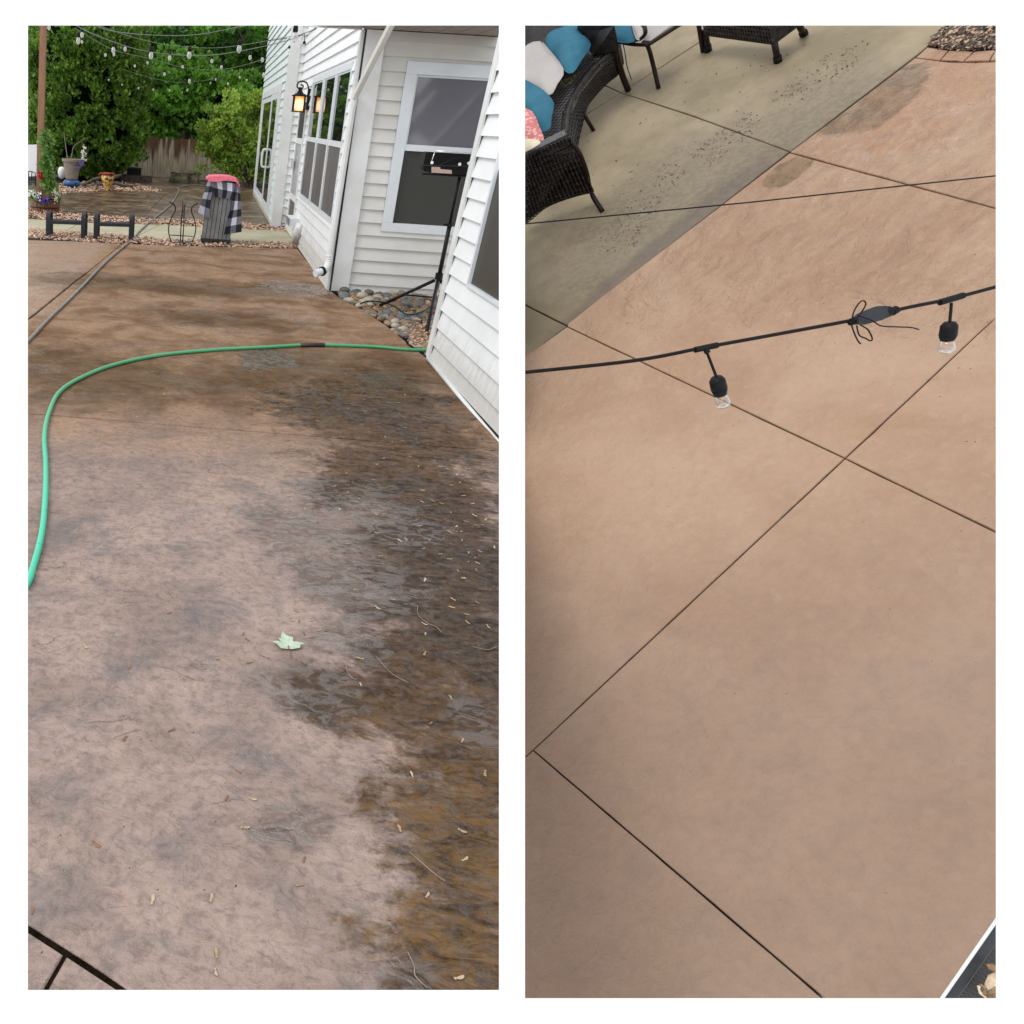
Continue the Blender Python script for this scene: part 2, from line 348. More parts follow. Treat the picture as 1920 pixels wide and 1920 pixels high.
# dark hair creases and light creases of the stamp texture
vor = N(nt, "ShaderNodeTexNoise"); L(nt, mpz.outputs[0], vor.inputs['Vector']); vor.inputs['Scale'].default_value = 4; vor.inputs['Detail'].default_value = 6; vor.inputs['Distortion'].default_value = .5
ridge = math_(nt, 'ABSOLUTE', math_(nt, 'SUBTRACT', vor.outputs[0], .5))
cr = math_(nt, 'MULTIPLY', rng_(nt, ridge, .012, .001), rng_(nt, noise(nt, P, 3.5, 2), .56, .66))
base = mix(nt, math_(nt, 'MULTIPLY', cr, .4), base, (.1, .08, .07))
base = mix(nt, math_(nt, 'MULTIPLY', rng_(nt, noise(nt, P, 26, 8, .78, .4), .44, .64), .5), base, (.13, .108, .098))
base = mix(nt, rng_(nt, noise(nt, P, 95, 2, .5), .73, .77), base, (.05, .035, .025))
pud = [blob(nt, P, *q, warp) for q in [ell(660, 1090, 130, 75), ell(590, 1300, 110, 60), ell(720, 980, 110, 60), ell(650, 1200, 90, 50), ell(890, 1350, 60, 60), ell(540, 1550, 90, 50), ell(560, 1000, 140, 50), ell(500, 675, 60, 22), ell(640, 930, 120, 35), ell(760, 1830, 70, 50), ell(560, 540, 70, 14)]]
wet = math_(nt, 'MAXIMUM', combine(nt, pud), math_(nt, 'MULTIPLY', dk, .25))
wet = math_(nt, 'MULTIPLY', wet, rng_(nt, rip, .44, .54))
base = mix(nt, math_(nt, 'MULTIPLY', combine(nt, pud), .5), base, (.07, .052, .042))
L(nt, base, b.inputs['Base Color'])
far = rng_(nt, yw, 4.0, 6.0)
wf = math_(nt, 'MULTIPLY', far, rng_(nt, noise(nt, mpz.outputs[0], 1.5, 6, .62, .7), .5, .58))
rgh = math_(nt, 'SUBTRACT', .62, math_(nt, 'MULTIPLY', wet, .56))
rgh = math_(nt, 'SUBTRACT', rgh, math_(nt, 'MULTIPLY', math_(nt, 'MULTIPLY', far, .26), rng_(nt, n1, .4, .6)))
rgh = math_(nt, 'SUBTRACT', rgh, math_(nt, 'MULTIPLY', wf, .22))
L(nt, math_(nt, 'MAXIMUM', rgh, .06), b.inputs['Roughness'])
b.inputs['Specular IOR Level'].default_value = .5; L(nt, math_(nt, 'ADD', math_(nt, 'SUBTRACT', 1.13, math_(nt, 'MULTIPLY', far, .07)), math_(nt, 'ADD', math_(nt, 'MULTIPLY', wet, .62), math_(nt, 'MULTIPLY', wf, .09))), b.inputs['IOR'])
hgt = math_(nt, 'ADD', rip, math_(nt, 'MULTIPLY', n3, .25)); hgt = math_(nt, 'SUBTRACT', hgt, math_(nt, 'MULTIPLY', cr, .25))
bmps = N(nt, "ShaderNodeBump"); bmps.inputs['Strength'].default_value = .7; bmps.inputs['Distance'].default_value = .025
L(nt, hgt, bmps.inputs['Height']); L(nt, bmps.outputs[0], b.inputs['Normal'])
M['stampL'] = m

m, nt, b = newmat('stamped_far_patio'); P = N(nt, "ShaderNodeNewGeometry").outputs['Position']
n1 = noise(nt, P, 1.4, 5, .65, .5); mp = N(nt, "ShaderNodeMapping"); mp.inputs['Scale'].default_value = (1.1, 3.2, 1); L(nt, P, mp.inputs[0])
n2 = noise(nt, mp.outputs[0], 2.6, 5, .65, .8)
base = mix(nt, rng_(nt, n1, .35, .65), (.10, .06, .034), (.25, .165, .105)); base = mix(nt, rng_(nt, n2, .47, .56), base, (.022, .015, .006)); base = mix(nt, math_(nt, 'MULTIPLY', rng_(nt, noise(nt, mp.outputs[0], 5.5, 4, .6), .56, .66), .6), base, (.34, .26, .19))
L(nt, base, b.inputs['Base Color']); b.inputs['Roughness'].default_value = .3; b.inputs['Specular IOR Level'].default_value = .12; bump(nt, b, n2, .5, .02); M['stampFar'] = m

m, nt, b = newmat('stamped_concrete_tan'); P = N(nt, "ShaderNodeNewGeometry").outputs['Position']
n1 = noise(nt, P, 1.1, 5, .6, .4); n2 = noise(nt, P, 7, 6, .7, .5); n3 = noise(nt, P, 22, 5, .7, .6)
base = mix(nt, rng_(nt, n1, .35, .65), (.315, .195, .125), (.375, .252, .172)); base = mix(nt, math_(nt, 'MULTIPLY', rng_(nt, n2, .45, .7), .28), base, (.26, .18, .135))
base = mix(nt, math_(nt, 'MULTIPLY', rng_(nt, n3, .48, .75), .35), base, (.42, .295, .21))
grit = noise(nt, P, 90, 6, .8); base = mix(nt, math_(nt, 'MULTIPLY', rng_(nt, grit, .55, .8), .35), base, (.2, .14, .105)); base = mix(nt, rng_(nt, noise(nt, P, 60, 2, .5), .74, .78), base, (.09, .06, .045))
def GRblob(x0, y0, x1, y1, wd): 
    a, b2 = GR(x0, y0), GR(x1, y1); return a, b2, wd
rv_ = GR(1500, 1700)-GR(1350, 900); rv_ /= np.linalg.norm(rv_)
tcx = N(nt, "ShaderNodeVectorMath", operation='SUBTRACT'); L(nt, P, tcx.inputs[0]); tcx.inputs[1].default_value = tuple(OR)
def dotn(vec, ax):
    d = N(nt, "ShaderNodeVectorMath", operation='DOT_PRODUCT'); L(nt, vec, d.inputs[0]); d.inputs[1].default_value = tuple(float(q) for q in ax); return d.outputs['Value']
cmb = N(nt, "ShaderNodeCombineXYZ"); L(nt, dotn(tcx.outputs[0], XR), cmb.inputs[0]); L(nt, dotn(tcx.outputs[0], YR), cmb.inputs[1])
RP = cmb.outputs[0]
def rloc(x, y): q = GR(x, y)-OR; return np.array([q @ XR, q @ YR])
def rblob(x0, y0, x1, y1, wd, warp):
    a, b2 = rloc(x0, y0), rloc(x1, y1); d = b2-a
    return blob(nt, RP, (a[0]+b2[0])/2, (a[1]+b2[1])/2, np.linalg.norm(d)/2, wd, math.atan2(d[1], d[0]), warp)
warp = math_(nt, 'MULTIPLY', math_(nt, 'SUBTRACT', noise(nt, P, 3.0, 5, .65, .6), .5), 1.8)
shade_tint = rng_(nt, math_(nt, 'ADD', dotn(tcx.outputs[0], rv_), math_(nt, 'MULTIPLY', warp, .12)), -.3, 1.5)  # shade near the house painted into the slab colour, deepening towards the bottom
base = mix(nt, math_(nt, 'MULTIPLY', shade_tint, .66), base, mix(nt, rng_(nt, n2, .4, .65), (.235, .162, .12), (.21, .148, .113)))
red = rblob(1650, 180, 1867, 170, .5, warp); base = mix(nt, math_(nt, 'MULTIPLY', red, .3), base, (.34, .16, .09))
wetr = rng_(nt, combine(nt, [rblob(1530, 262, 1725, 120, .27, math_(nt, 'MULTIPLY', warp, .45)), rblob(1440, 350, 1520, 290, .1, warp)]), .15, .6)
base = mix(nt, math_(nt, 'MULTIPLY', wetr, .72), base, mix(nt, rng_(nt, n2, .4, .6), (.10, .06, .022), (.20, .125, .06)))

L(nt, base, b.inputs['Base Color'])
mpr = N(nt, "ShaderNodeMapping"); mpr.inputs['Rotation'].default_value = (0, 0, -.35); mpr.inputs['Scale'].default_value = (2.0, 3.4, 1); L(nt, RP, mpr.inputs[0])
rp = noise(nt, mpr.outputs[0], 3.4, 5, .58, 1.4)
film = math_(nt, 'MULTIPLY', rblob(1440, 330, 1840, 110, .75, warp), rng_(nt, noise(nt, RP, 9, 5, .65, 1.2), .50, .60))
L(nt, math_(nt, 'SUBTRACT', .6, math_(nt, 'MULTIPLY', math_(nt, 'MAXIMUM', wetr, film), .45)), b.inputs['Roughness']); b.inputs['Specular IOR Level'].default_value = .4
L(nt, math_(nt, 'ADD', 1.35, math_(nt, 'MULTIPLY', film, .28)), b.inputs['IOR'])
farw = rblob(1500, 600, 1867, 100, 2.2, warp)
hh = math_(nt, 'ADD', math_(nt, 'MULTIPLY', rp, math_(nt, 'ADD', .16, math_(nt, 'MULTIPLY', farw, 1.3))), math_(nt, 'MULTIPLY', n3, .3)); bump(nt, b, hh, .75, .04)
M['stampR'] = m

m, nt, b = newmat('grey_green_concrete'); P = N(nt, "ShaderNodeNewGeometry").outputs['Position']
tcx = N(nt, "ShaderNodeVectorMath", operation='SUBTRACT'); L(nt, P, tcx.inputs[0]); tcx.inputs[1].default_value = tuple(OR)
cmb = N(nt, "ShaderNodeCombineXYZ"); L(nt, dotn(tcx.outputs[0], XR), cmb.inputs[0]); L(nt, dotn(tcx.outputs[0], YR), cmb.inputs[1]); RP = cmb.outputs[0]
warp = math_(nt, 'MULTIPLY', math_(nt, 'SUBTRACT', noise(nt, P, 2.2, 5, .6, .4), .5), 1.5)
n1 = noise(nt, P, 1.5, 5, .65); n2 = noise(nt, P, 30, 4, .7)
base = mix(nt, rng_(nt, n1, .35, .65), (.20, .16, .10), (.30, .245, .16))
e1 = rblob(985, 690, 1460, 285, .16, math_(nt, 'MULTIPLY', warp, .4)); w1 = rblob(985, 590, 1720, 60, .62, warp)
base = mix(nt, math_(nt, 'MULTIPLY', w1, .62), base, mix(nt, rng_(nt, n2, .4, .6), (.12, .095, .07), (.18, .145, .11))); base = mix(nt, math_(nt, 'MULTIPLY', e1, .6), base, (.10, .08, .068))
base = mix(nt, math_(nt, 'MULTIPLY', rng_(nt, n2, .5, .75), .3), base, (.2, .16, .1))
L(nt, base, b.inputs['Base Color']); b.inputs['Roughness'].default_value = .6; b.inputs['Specular IOR Level'].default_value = .25; bump(nt, b, n2, .25, .004)
M['greyconc'] = m

# fence plank: silver grey with brown water stain from the top
m, nt, b = newmat('weathered_fence'); v = coords(nt, (14, 14, 1.2)); n1 = noise(nt, v, 1.6, 4); sep = N(nt, "ShaderNodeSeparateXYZ"); L(nt, N(nt, "ShaderNodeNewGeometry").outputs['Position'], sep.inputs[0])
zz = math_(nt, 'ADD', sep.outputs[2], math_(nt, 'MULTIPLY', math_(nt, 'SUBTRACT', noise(nt, coords(nt, (5, 5, .4)), 1.5, 4), .5), 2.6))
c = mix(nt, rng_(nt, n1, .3, .7), (.24, .19, .13), (.44, .37, .27)); c = mix(nt, rng_(nt, zz, .55, 1.0), c, (.095, .045, .018))
L(nt, c, b.inputs['Base Color']); b.inputs['Roughness'].default_value = .85; M['fence'] = m

# mulch / wood chips
def chipmat(name, a, b_, c_):
    m, nt, b = newmat(name); n = noise(nt, coords(nt), 21, 2); n2 = noise(nt, coords(nt), 47, 1)
    c = mix(nt, rng_(nt, n, .4, .6), a, b_); c = mix(nt, rng_(nt, n2, .5, .62), c, c_); L(nt, c, b.inputs['Base Color']); b.inputs['Roughness'].default_value = .8; return m
M['chips'] = chipmat('wood_chips', (.18, .085, .055), (.5, .30, .19), (.8, .6, .45))
M['darkchips'] = chipmat('dark_mulch', (.035, .022, .016), (.09, .055, .04), (.42, .30, .20))
# buffalo check: built per cell; seeds
M['chkb'] = simple('check_black', (.012, .012, .016), .9, .2, 40, .2)
M['chkg'] = simple('check_grey', (.15, .15, .19), .9, .1, 40, .2)
M['chkw'] = simple('check_white', (.66, .69, .82), .9, .05, 40, .2)
M['seed'] = simple('maple_seed_pale', (.62, .5, .36), .6, .1, 60, c2=(.36, .24, .13))
for nm_, ca, cb in (('seed', (.56, .45, .31), (.25, .16, .085)), ('seedb', (.30, .15, .07), (.16, .08, .045))):
    m, nt, b = newmat('maple_seed_'+nm_); oi = N(nt, 'ShaderNodeObjectInfo'); L(nt, mix(nt, math_(nt, 'MULTIPLY', math_(nt, 'ADD', oi.outputs['Random'], noise(nt, coords(nt), 120, 2)), .6), ca, cb), b.inputs['Base Color']); b.inputs['Roughness'].default_value = .6; M[nm_+'_'] = m
M['seedb'] = simple('maple_seed_brown', (.33, .17, .08), .6, .2, 60)
M['stoneA'] = simple('river_stone_grey', (.16, .14, .115), .6, .15, 14, .1)
M['stoneB'] = simple('river_stone_tan', (.24, .175, .11), .6, .25, 14, .1)
M['stoneC'] = simple('river_stone_pale', (.36, .31, .24), .6, .1, 14, .1)
M['stoneD'] = simple('river_stone_bluegrey', (.10, .115, .12), .6, .15, 14, .1)
M['stoneE'] = simple('river_stone_rust', (.15, .09, .055), .6, .15, 14, .1)

# wicker weave
m, nt, b = newmat('black_wicker'); tc = N(nt, "ShaderNodeTexCoord"); mp = N(nt, "ShaderNodeMapping"); L(nt, tc.outputs['Object'], mp.inputs[0])
ch = N(nt, "ShaderNodeTexChecker"); ch.inputs['Scale'].default_value = 44; L(nt, mp.outputs[0], ch.inputs['Vector'])
n = noise(nt, mp.outputs[0], 14, 3)
c = mix(nt, rng_(nt, n, .4, .75), (.012, .010, .010), (.04, .034, .032)); c = mix(nt, math_(nt, 'MULTIPLY', ch.outputs[1], .55), c, (.005, .004, .004)); L(nt, c, b.inputs['Base Color'])
b.inputs['Roughness'].default_value = .45; bump(nt, b, ch.outputs[1], .8, .004); M['wicker'] = m
m, nt, b = newmat('worn_wicker_seat'); tc = N(nt, "ShaderNodeTexCoord"); mp = N(nt, "ShaderNodeMapping"); mp.inputs['Rotation'].default_value = (0, 0, .6); L(nt, tc.outputs['Object'], mp.inputs[0])
ch = N(nt, "ShaderNodeTexChecker"); ch.inputs['Scale'].default_value = 42; L(nt, mp.outputs[0], ch.inputs['Vector'])
c = mix(nt, ch.outputs[1], (.012, .01, .01), (.09, .08, .08)); c = mix(nt, math_(nt, 'MULTIPLY', rng_(nt, noise(nt, mp.outputs[0], 3.5, 4), .56, .64), rng_(nt, noise(nt, mp.outputs[0], 60, 2), .45, .55)), c, (.30, .25, .12)); L(nt, c, b.inputs['Base Color'])
b.inputs['Roughness'].default_value = .5; bump(nt, b, ch.outputs[1], .9, .005); M['wickerseat'] = m
m, nt, b = newmat('pink_lattice_fabric'); tc = N(nt, "ShaderNodeTexCoord"); vo = N(nt, "ShaderNodeTexVoronoi"); vo.inputs['Scale'].default_value = 34; L(nt, tc.outputs['Object'], vo.inputs['Vector'])
L(nt, mix(nt, rng_(nt, vo.outputs[0], .38, .5), (.62, .36, .30), (.50, .15, .15)), b.inputs['Base Color']); b.inputs['Roughness'].default_value = .85; M['pinkpat'] = m
m, nt, b = newmat('gutter_mesh'); ch = N(nt, "ShaderNodeTexChecker"); ch.inputs['Scale'].default_value = 260; L(nt, N(nt, "ShaderNodeTexCoord").outputs['Object'], ch.inputs['Vector'])
L(nt, mix(nt, ch.outputs[1], (.01, .01, .01), (.035, .035, .04)), b.inputs['Base Color']); b.inputs['Roughness'].default_value = .6; M['mesh'] = m
m, nt, b = newmat('hazard_sticker'); tc = N(nt, "ShaderNodeTexCoord"); n = noise(nt, coords(nt, (30, 30, 60)), 4, 2)
L(nt, mix(nt, rng_(nt, n, .58, .64), (.55, .38, .33), (.12, .08, .07)), b.inputs['Base Color']); M['sticker'] = m
m, nt, b = newmat('painted_urn'); n = noise(nt, coords(nt), 12, 3, .5)
c = mix(nt, rng_(nt, n, .52, .56), (.62, .38, .10), (.05, .04, .02)); c = mix(nt, rng_(nt, noise(nt, coords(nt), 9, 1), .6, .64), c, (.4, .12, .04)); L(nt, c, b.inputs['Base Color']); b.inputs['Roughness'].default_value = .3; M['urn'] = m

# ------------------------------------------------------------------ SETTING, left place
def poly_slab(name, pxs, mat, parent, th=.05, z=0.0, fn=G, up=UL, inset=.004, side='L'):
    P = [fn(x, y, z) for x, y in pxs]; c = sum(P)/len(P)
    if inset:
        Q = []
        n = len(P)
        for i in range(n):
            a, b_, d = P[i-1], P[i], P[(i+1) % n]
            e1 = (b_-a)/np.linalg.norm(b_-a); e2 = (d-b_)/np.linalg.norm(d-b_)
            n1 = np.cross(up, e1); n2 = np.cross(up, e2)
            if n1 @ (c-b_) < 0: n1 = -n1
            if n2 @ (c-b_) < 0: n2 = -n2
            nn = n1+n2; nn /= max(.3, (nn @ nn)/2)**1.0
            Q.append(b_ + nn*inset)
        P = Q
    nrm = np.cross(P[1]-P[0], P[2]-P[1])
    if nrm @ up < 0: P = P[::-1]
    Q = []
    for i in range(len(P)):
        a, b_ = P[i], P[(i+1) % len(P)]; k = int(min(60, np.linalg.norm(b_-a)/.09)); Q.append(a); e = np.cross(up, (b_-a)/np.linalg.norm(b_-a))
        for j in range(1, k): Q.append(a+(b_-a)*(j+random.uniform(-.3, .3))/k + e*abs(random.gauss(0, 1))*inset*.35)
    P = Q
    mb = MB(); n = len(P); bev = .004
    top_in = [p + (c-p)/np.linalg.norm(c-p)*bev for p in P]
    lowt = [p - up*bev for p in P]; bot = [p-up*th for p in P]
    mb.add(top_in+lowt+bot, [tuple(range(n))] + [(i, n+i, n+(i+1) % n, (i+1) % n) for i in range(n)] + [(n+i, 2*n+i, 2*n+(i+1) % n, n+(i+1) % n) for i in range(n)] + [tuple(range(3*n-1, 2*n-1, -1))])
    return mb.build(name, mat, parent, side=side)

gmb = MB(); gq = [G(20, 1960, -.052), G(1000, 1960, -.052), G(1000, 700, -.052), G(900, 330, -.052), G(600, 262, -.052), G(-100, 262, -.052), G(-100, 700, -.052)]
gmb.prism(gq[::-1], (0, 0, -.05)); g = gmb.build('ground', M['soil']); tag(g, 'dark soil under the patio, beds and fence', kind='structure')

pat = empty('patio', G(480, 1000), 'wet brown stamped concrete patio slabs beside the house', kind='structure')
# joints: K (far), J (middle), T (near), diagonal D
K = lambda x: 500.5+.073*(x-52); J = lambda x: 596+.0722*(x-80); T = lambda x: 775+.0793*(x-52)
poly_slab('concrete_slab', [(-60, 445), (52, 450), (140, 452.5), (229, 457), (166, 508.8), (-60, K(-60))], M['stampL'], pat, inset=.007)
poly_slab('concrete_slab', [(-60, K(-60)), (166, 508.8), (139, 529), (-60, 688)], M['stampL'], pat, inset=.007)
poly_slab('concrete_slab', [(229, 457), (300, 459.5), (410, 462.5), (558, 466), (614, 539), (166, 508.8)], M['stampL'], pat, inset=.007)
poly_slab('concrete_slab', [(166, 508.8), (614, 539), (637, 558), (680, 580), (725, 610), (762, 640), (766, 647), (128, 600), (60, 594), (139, 529)], M['stampL'], pat, inset=.007)
poly_slab('concrete_slab', [(60, 594), (128, 600), (766, 647), (806, 674), (945, 838), (945, T(945)), (-60, T(-60)), (-60, 690)], M['stampL'], pat, inset=.007)
poly_slab('concrete_slab', [(-60, T(-60)), (945, T(945)), (1400, 900), (1400, 2300), (700, 2140), (240, 1860), (52, 1737), (-60, 1660)], M['stampL'], pat, inset=.007)
poly_slab('border_slab', [(-60, 1664), (50, 1742), (121, 1788), (62, 1890), (-60, 2040)], M['stampL'], pat, inset=.003)
poly_slab('border_slab', [(124, 1790), (229, 1858), (690, 2150), (690, 2300), (60, 2300), (66, 1892)], M['stampL'], pat, inset=.003)

mb = MB()
for pl_ in ([(-70, 1640), (52, 1728), (250, 1850), (700, 2130), (680, 2160), (220, 1872), (40, 1752), (-70, 1680)], [(112, 1780), (130, 1790), (70, 1905), (52, 1900)]):
    mb.prism([G(x, y, -.008 if len(pl_) > 4 else -.0085) for x, y in pl_], (0, 0, -.03))
mb.build('joint_dirt', simple('joint_dirt', (.016, .011, .007), 1, .3, 40, .4, spec=0), pat)
fp = empty('far_patio', G(300, 380), 'darker stamped concrete patio beyond the wood chip strips', kind='structure')
poly_slab('concrete_slab', [(40, 350), (300, 333), (372, 340), (308, 366), (263, 413), (228, 408), (140, 403), (40, 394)], M['stampFar'], fp, inset=.003)
poly_slab('concrete_slab', [(372, 340), (480, 355), (500, 400), (513, 424), (445, 418), (263, 413), (308, 366)], M['stampFar'], fp, inset=.003)
pa = empty('garden_path', G(300, 435), 'pale concrete path crossing between two wood chip strips', kind='structure')
poly_slab('path_slab', [(-20, 405), (150, 417), (118, 437), (-20, 430)], M['path'], pa, inset=.003)
poly_slab('path_slab', [(150, 417), (300, 421), (250, 447), (118, 437)], M['path'], pa, inset=.003)
poly_slab('path_slab', [(300, 421), (445, 428), (541, 431), (560, 459), (440, 456), (250, 447)], M['path'], pa, inset=.003)

def chips(name, polys, n, mat, size, label, fn=G, up=UL, side='L', hmax=.03, cat=None):
    mb = MB()
    for poly in polys:
        xs = [p[0] for p in poly]; ys = [p[1] for p in poly]; k = 0
        A = np.array(poly, float)
        while k < n:
            x = random.uniform(min(xs), max(xs)); y = random.uniform(min(ys), max(ys)); ins = False; j = len(poly)-1
            for i in range(len(poly)):
                if (A[i, 1] > y) != (A[j, 1] > y) and x < (A[j, 0]-A[i, 0])*(y-A[i, 1])/(A[j, 1]-A[i, 1])+A[i, 0]: ins = not ins
                j = i
            if not ins: continue
            k += 1
            c = fn(x, y, -.01) + up*random.uniform(0, hmax)
            d = rng.normal(size=3); d -= up*(d @ up)*.75; d /= np.linalg.norm(d); e = np.cross(up, d)+rng.normal(size=3)*.3; e /= np.linalg.norm(e); nn = np.cross(d, e)
            l = size*random.uniform(.5, 1.3); wd = l*random.uniform(.25, .5); t = l*.1
            mb.add([c-d*l-e*wd*.6, c+d*l*.3-e*wd, c+d*l, c+d*l*.2+e*wd*.8, c-d*l*.8+e*wd, c+nn*t*3], [(0, 1, 5), (1, 2, 5), (2, 3, 5), (3, 4, 5), (4, 0, 5), (4, 3, 2, 1, 0)])
    return tag(mb.build(name, mat, side=side), label, cat, kind='stuff', side=side)
chips('wood_chips', [[(40, 446), (140, 453), (230, 458), (300, 461), (410, 464), (564, 467.5), (556, 456), (440, 454), (300, 448), (230, 443), (150, 436), (40, 429)]], 2000, M['chips'], .035, 'tan wood chips in the strip between the brown patio and the pale path', cat='wood chips')
chips('wood_chips', [[(40, 392), (110, 394), (140, 402), (230, 408), (300, 412), (445, 417), (512, 424), (545, 431), (541, 436), (445, 430), (300, 423), (150, 419), (40, 409)]], 1700, M['chips'], .04, 'tan wood chips in the strip between the pale path and the far patio', cat='wood chips')
chips('wood_chips', [[(90, 346), (200, 338), (262, 346), (303, 357), (300, 361), (200, 359), (103, 364)]], 900, M['chips'], .05, 'reddish wood chips in the bed under the painted urn', cat='wood chips')

# ------------------------------------------------------------------ house
house = empty('house', (1.42, 9.47, 0), 'white lap-sided house with windows, downspout and sliding door', 'house')
def siding_wall(name, origin, u, nrm, length, z0, z1, openings, mat, off=.079, ex=.1293, back=True, maxseg=None):
    """u = direction along the wall, nrm = outward normal; boards are sub-parts of the wall"""
    origin = np.array(origin, float); u = np.array(u, float); nrm = np.array(nrm, float)
    bk = MB(); bk.obox(origin + u*length/2 - nrm*.09 + np.array([0, 0, (z0+z1)/2]), u*length/2, nrm*.05, (0, 0, (z1-z0)/2))
    wall = bk.build(name, M['gap'], house)
    k0 = math.floor((z0-off)/ex); k1 = math.ceil((z1-off)/ex)
    for k in range(k0, k1):
        a = max(z0, off+k*ex); b_ = min(z1, off+(k+1)*ex)
        if b_-a < .01: continue
        segs = [(0, length)]; extra = []
        for (s0, s1, oz0, oz1) in openings:
            if oz1 <= a+.012 or oz0 >= b_-.012: continue
            ns = []
            if oz0 > a+.012: extra.append((s0, s1, a, oz0))
            if oz1 < b_-.012: extra.append((s0, s1, oz1, b_))
            for (p, q) in segs:
                if s1 <= p or s0 >= q: ns.append((p, q)); continue
                if s0 > p: ns.append((p, s0))
                if s1 < q: ns.append((s1, q))
            segs = ns
        for (p, q, a_, c_) in [(p, q, a, b_) for (p, q) in segs] + extra:
            if q-p < .01: continue
            mb = MB(); A = origin+u*p; B = origin+u*q
            lo, hi = np.array([0, 0, a_]), np.array([0, 0, c_+.003])
            o1, o2 = nrm*(.004+.022*(b_-a_)/(b_-a)), nrm*(.004+.022*(b_-c_)/(b_-a)-.003)
            mb.add([A+lo, B+lo, B+lo+o1, A+lo+o1, A+hi, B+hi, B+hi+o2, A+hi+o2], [(0, 1, 2, 3), (3, 2, 6, 7), (0, 3, 7, 4), (1, 5, 6, 2), (4, 7, 6, 5)])
            mb.build('siding_board', mat, wall)
    return wall
X1 = 1.424; YC = 9.47; X0 = 1.20; Y0 = 15.42
# wall 1 (with the triple window), runs from YC to Y0
wy0, wy1, wz0, wz1 = 9.85, 13.59, .64, 2.245
dy0, dy1 = 13.92, 15.05
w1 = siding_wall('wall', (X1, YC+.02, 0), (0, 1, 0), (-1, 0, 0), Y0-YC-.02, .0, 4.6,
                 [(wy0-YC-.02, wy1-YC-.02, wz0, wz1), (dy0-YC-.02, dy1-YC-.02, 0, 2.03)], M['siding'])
# facing wall in the nook
w2 = siding_wall('wall', (1.62, YC, 0), (1, 0, 0), (0, -1, 0), 3.2, -.03, 2.49, [(.255, 2.2, .645, 2.245)], M['siding_shaded'])
# near wall
X3 = 1.85; Y3 = 6.58
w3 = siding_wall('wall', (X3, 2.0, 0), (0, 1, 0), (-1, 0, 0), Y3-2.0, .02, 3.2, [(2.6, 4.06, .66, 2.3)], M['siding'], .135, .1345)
# end wall of the far wing and far wing wall
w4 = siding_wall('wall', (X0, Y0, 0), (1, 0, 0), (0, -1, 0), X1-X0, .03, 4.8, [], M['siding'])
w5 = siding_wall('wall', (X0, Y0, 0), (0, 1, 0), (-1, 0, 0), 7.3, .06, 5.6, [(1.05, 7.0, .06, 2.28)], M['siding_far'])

def part(name, mat, parent, *boxes, smooth=False):
    mb = MB()
    for lo, hi in boxes: mb.box(lo, hi)
    return mb.build(name, mat, parent, smooth=smooth)
# corner trims
part('corner_trim', M['trim'], house, ((X0-.035, Y0-.035, .0), (X0+.13, Y0+.0, 4.9)), ((X0-.035, Y0+.003, .0), (X0-.002, Y0+.12, 4.9)))
part('corner_trim', M['trim'], house, ((X3-.035, Y3, .03), (X3+.1, Y3+.03, 3.3)), ((X3-.035, Y3-.055, .03), (X3-.018, Y3-.002, 3.3)))
# wide post between wall 1 and the nook wall, with the open dark joint beside it
part('corner_post', M['trim'], house, ((1.44, YC-.05, .0), (1.625, YC-.006, 2.49)))
part('corner_trim', M['trim'], house, ((X1-.03, YC-.02, .0), (X1-.002, YC+.11, 2.49)))
part('joint_gap', M['gap'], house, ((X1-.002, YC-.03, .0), (1.438, YC-.01, 2.49)))
# foundation strips
mb = MB(); mb.box((X0-.03, Y0+.05, -.02), (X0+.05, 22.7, .055)); mb.build('foundation', M['foundation'], house)
mb = MB(); mb.tube([aX(802, 671, X3-.03), aX(860, 741, X3-.03), aX(960, 862, X3-.03)], .016, 8); mb.build('base_trim', M['trim'], house, smooth=True)
mb = MB(); mb.box((X3-.012, 2.0, -.0), (X3+.02, Y3, .022)); mb.build('foundation', M['gap'], house)

